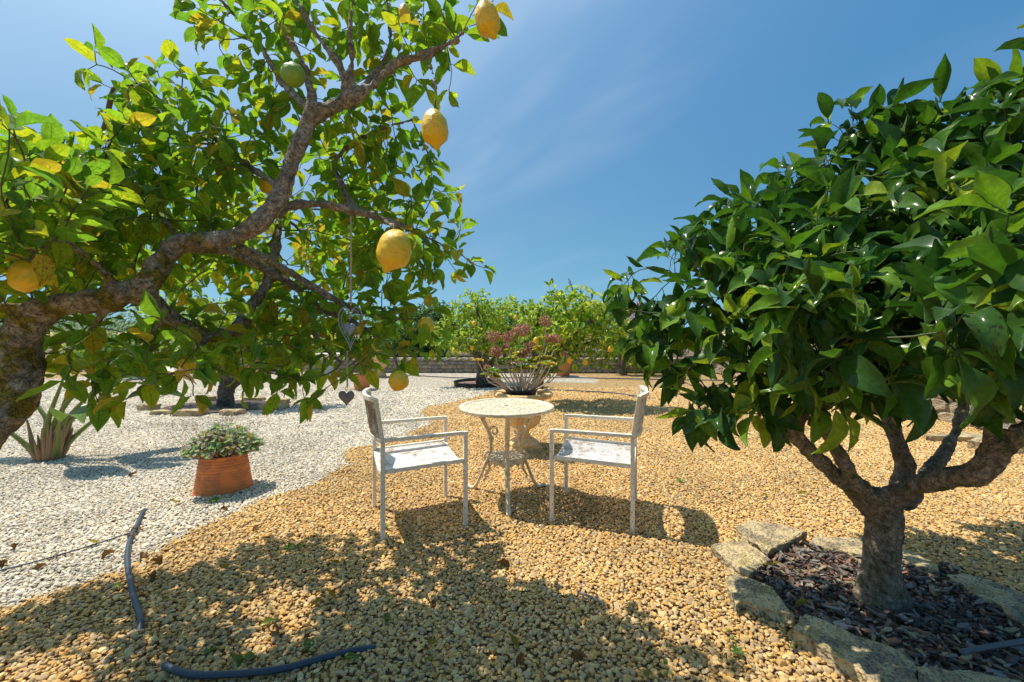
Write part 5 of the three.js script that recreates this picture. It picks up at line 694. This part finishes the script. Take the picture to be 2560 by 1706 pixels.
// rocks round the small lemon tree
{ const ring = [[-5.75, -6.85, 0.34], [-5.3, -6.5, 0.3], [-4.75, -6.42, 0.4], [-4.2, -6.5, 0.36], [-3.8, -6.9, 0.42], [-4.0, -7.5, 0.34], [-4.6, -7.8, 0.36], [-5.4, -7.7, 0.3], [-3.95, -7.2, 0.2]], r = rng(361);
  ring.forEach(([x, z, s], i) => { const pl = []; for (let k = 0; k < 7; k++) { const a = k / 7 * 6.283; pl.push([x + Math.cos(a) * s * (0.6 + 0.8 * r()) * 0.5, z + Math.sin(a) * s * (0.5 + 0.7 * r()) * 0.36]); } single('rock', slab(pl, 0.06 + 0.05 * r(), 0.09, 400 + i), slabMat, 'flat buff rock in the ring round the small forked lemon tree', 'rock', 'rocks round the forked lemon tree'); });
  const g = new THREE.CircleGeometry(0.85, 32).rotateX(-Math.PI / 2).scale(1, 1, 0.7).translate(-4.8, 0.028, -7.1); struct('soil_patch', boxUV(g), std({ color: C(0.07, 0.045, 0.03), bumpMap: stoneBump, bumpScale: 0.03 }));
  const lab = ['pale rock lying in front of the sandstone wall', 'long thin slab in front of the sandstone wall', 'flat slab on the gold gravel past the orange tree bough'];
  [[[4.9, -4.65], [5.15, -4.78], [5.5, -4.7], [5.7, -4.45], [5.2, -4.4]], [[4.75, -4.95], [5.3, -5.1], [5.8, -4.95], [5.6, -4.82], [5.1, -4.88]], [[4.7, -3.9], [5.2, -4.1], [5.5, -3.9], [5.1, -3.6]]].forEach((p, i) => single('rock', slab(p, 0.09 - 0.02 * i, 0.09, 420 + i), slabMat, lab[i], 'rock'));
}
// bird of paradise clump on the white gravel behind the lemon trunk
{
  const t = thing('bird_of_paradise', 'bird of paradise clump with long green stalks and a browning leaf, on white gravel', 'plant', [-4.55, 0, -4.25]), r = rng(371);
  const stalk = std({ color: C(0.17, 0.20, 0.04), roughness: 0.6 }), dry = std({ color: C(0.33, 0.215, 0.12), roughness: 0.9 });
  const blade = leafGeo({ w: 0.38, curl: 0.8, fold: 0.35, wave: 0.02, seed: 91, pointed: 0.2, rows: 8, cols: 4, petiole: 0.02 }), bm = [[0.05, 0.13, 0.035], [0.07, 0.17, 0.03], [0.16, 0.26, 0.03], [0.34, 0.20, 0.06]].map((c, i) => Object.assign(leafMat(orangeTex, { transmission: 0.4 }), { color: C(...c) }));
  [[0.42, 0.42, 0.25, 2, 0.62], [0.55, 0.72, -0.1, 0, 0.6], [0.30, 0.85, 0.1, 1, 0.62], [0.95, 0.80, -0.2, 3, 0.6], [0.2, 0.98, -0.25, 0, 0.65], [-0.5, 0.75, -0.1, 0, 0.6], [0.65, 0.55, -0.4, 0, 0.55], [-0.6, 0.5, 0.3, 2, 0.5], [0.75, 0.98, 0.0, 1, 0.55]].forEach(([x, y, z, k, len]) => {
    const b = [(r() - 0.5) * 0.14, 0, (r() - 0.5) * 0.12], p = [[...b, 0.034], [b[0] * 1.2 + x * 0.22, y * 0.45, b[2] + z * 0.25, 0.022], [x * 0.62, y * 0.9, z * 0.65, 0.011], [x * 0.72, y, z * 0.75, 0.008]];
    part('stalk', tube(p, 8, 4), stalk, t); const m = part('leaf', blade, bm[k], t); const d = V(x, 0.25, z).normalize(); m.position.set(x * 0.71, y - 0.01, z * 0.74); m.quaternion.copy(quatYZ(UP, d)); m.scale.setScalar(len);
  });
  for (let i = 0; i < 30; i++) { const a = r() * 6.283, l = 0.14 + 0.26 * r(), x = Math.cos(a), z = Math.sin(a); part('dry_sheath', tube([[x * 0.08, 0, z * 0.07, 0.036], [x * 0.13, l * 0.5, z * 0.11, 0.027], [x * 0.17, l * 1.15, z * 0.15, 0.006]], 7, 3, 0.2, 0.5), dry, t); }
}
// agaves on the bank
{ const g = leafGeo({ w: 0.3, curl: -0.5, fold: 0.6, wave: 0, seed: 95, pointed: 1, rows: 5, cols: 4, petiole: 0.01, shift: 0.6 }), m = std({ color: C(0.17, 0.27, 0.19), roughness: 0.6, side: THREE.DoubleSide });
  [['blue green agave rosette on the white gravel edge by the earth bank', -9.9, 0, -11.3, 0.75], ['blue green agave rosette by the foot of the earth bank', -7.4, 0, -12.9, 0.6]].forEach(([l, x, y, z, s], n) => { const t = thing('agave', l, 'plant', [x, y, z], n, 'agaves by the earth bank'); for (let i = 0; i < 30; i++) { const a = i * 2.4, e = 0.15 + 1.1 * i / 30, q = part('leaf', g, m, t), d = V(Math.cos(a) * Math.cos(e), Math.sin(e), Math.sin(a) * Math.cos(e)); q.position.set(0, 0.06, 0); q.quaternion.copy(quatYZ(UP.clone().addScaledVector(d, -0.5), d)); q.scale.setScalar(s * (0.8 + 0.2 * Math.cos(i))); } }); }
// ---------------------------------------------------------------- litter on the gravel
{
  const r = rng(381), geos = [leafGeo({ w: 0.5, curl: 0.3, fold: 0.3, wave: 0.06, seed: 101, pointed: 0.2 }), leafGeo({ w: 0.45, curl: -0.6, fold: 0.4, wave: 0.05, seed: 102, pointed: 0.3, twist: 0.4 }), leafGeo({ w: 0.5, curl: 1.4, fold: 0.7, wave: 0.08, seed: 103, pointed: 0.3, twist: -0.6 })];
  const mats = [Object.assign(leafMat(lemonTex), { color: C(0.24, 0.38, 0.05) }), Object.assign(leafMat(lemonTexS), { color: C(0.46, 0.38, 0.04) }), Object.assign(leafMat(lemonTexS, { clearcoat: 0.1, transmission: 0.15 }), { color: C(0.30, 0.16, 0.05) })];
  const labels = ['green lemon leaf fallen on the ', 'yellowing leaf fallen on the ', 'curled brown dead leaf on the '];
  for (const [x, z, k] of [[-1.079,-1.836,0],[-0.919,-1.947,1],[-0.843,-1.768,0],[-0.551,-1.92,0],[-0.572,-1.902,1],[-0.355,-1.743,1],[-0.316,-1.666,1],[-0.576,-1.646,0],[-1.187,-1.666,0],[-1.086,-1.676,0],[-1.555,-2.285,1],[-1.974,-2.111,0],[-0.914,-2.323,1],[-0.822,-2.018,1],[-0.975,-1.646,0],[-2.322,-2.711,2],[-2.27,-2.608,2],[-2.928,-2.5,2],[-2.76,-2.351,2],[-2.702,-2.316,2],[-2.475,-2.304,2],[-2.423,-2.546,1],[-2.045,-3.005,2],[-1.872,-2.226,2],[-1.974,-2.343,2],[-2.077,-2.438,2],[-1.63,-2.781,2],[-2.231,-2.434,2],[-3.279,-3.787,2],[-2.4,-3.142,1],[1.303,-1.676,1],[1.317,-1.598,1],[1.253,-1.92,1],[1.307,-2.259,1],[-0.384,-1.975,2],[0.031,-1.696,1],[0.047,-1.676,2],[0.291,-1.656,2],[1.867,-3.253,1],[2.19,-3.331,1],[-0.086,-2.323,2],[-0.958,-1.784,2],[0.503,-1.598,1]]) { const where = inMulch(x, z, 1.15) ? 'bark mulch edge' : inside(WHITE, x, z) ? 'white gravel' : 'gold gravel', m = single('fallen_leaf', geos[k], mats[k], labels[k] + where, 'leaf', ['green', 'yellow', 'brown'][k] + ' leaves fallen on the ' + where); m.position.set(x, inMulch(x, z) ? 0.055 : 0.024, z); m.rotation.set((r() - 0.5) * 0.5, r() * 6.28, (r() - 0.5) * 0.6); m.scale.setScalar((k === 2 ? 0.05 : 0.06) + 0.028 * r()); }
  const g = lemonGeo(0.017, 0.019, 1, 0), fm = peel([0.22, 0.27, 0.035]);
  for (const [x, z] of [[0.903,-1.802],[0.896,-1.759],[1.113,-1.713],[1.181,-1.917],[0.272,-1.838],[0.58,-1.632],[0.563,-1.58]]) { const m = single('fallen_fruitlet', g, fm, 'tiny green fruitlet dropped on the gold gravel', 'fruit', 'green fruitlets on the gravel'); m.position.set(x, 0.026, z); }
  const wg = leafGeo({ w: 0.3, curl: 0.7, fold: 0.4, seed: 105, pointed: 0.5, rows: 4, cols: 2, petiole: 0.02 }), wm = Object.assign(leafMat(lemonTex), { color: C(0.2, 0.40, 0.04) });
  for (const [x, z] of [[-1.292,-2.5],[-1.245,-2.509],[-0.812,-2.759],[-2.193,-3.2],[-2.197,-3.163],[-0.344,-3.093],[1.396,-3.591],[0.88,-1.696]]) { const t = thing('weed', inside(WHITE, x, z) ? 'small green weed sprouting by the terracotta planter' : 'small green weed sprouting from the gold gravel', 'weed', [x, 0.012, z], r() * 6, inside(WHITE, x, z) ? 'weeds by the planter' : 'weeds in the gold gravel'); for (let i = 0; i < 7; i++) { const a = i * 2.4, d = V(Math.cos(a), 0.9 + 0.5 * r(), Math.sin(a)), m = part('leaf', wg, wm, t); m.quaternion.copy(quatYZ(V(-d.x, 1, -d.z), d)); m.scale.setScalar(0.03 + 0.03 * r()); } }
  single('twig', tube([[0.32, 0.03, -2.05, 0.006], [0.37, 0.035, -2.01, 0.006], [0.41, 0.03, -1.97, 0.004]], 6, 4, 0.2), std({ color: C(0.22, 0.19, 0.16) }), 'broken grey twig lying on the gold gravel', 'twig');
}
renderer.render(scene, camera);
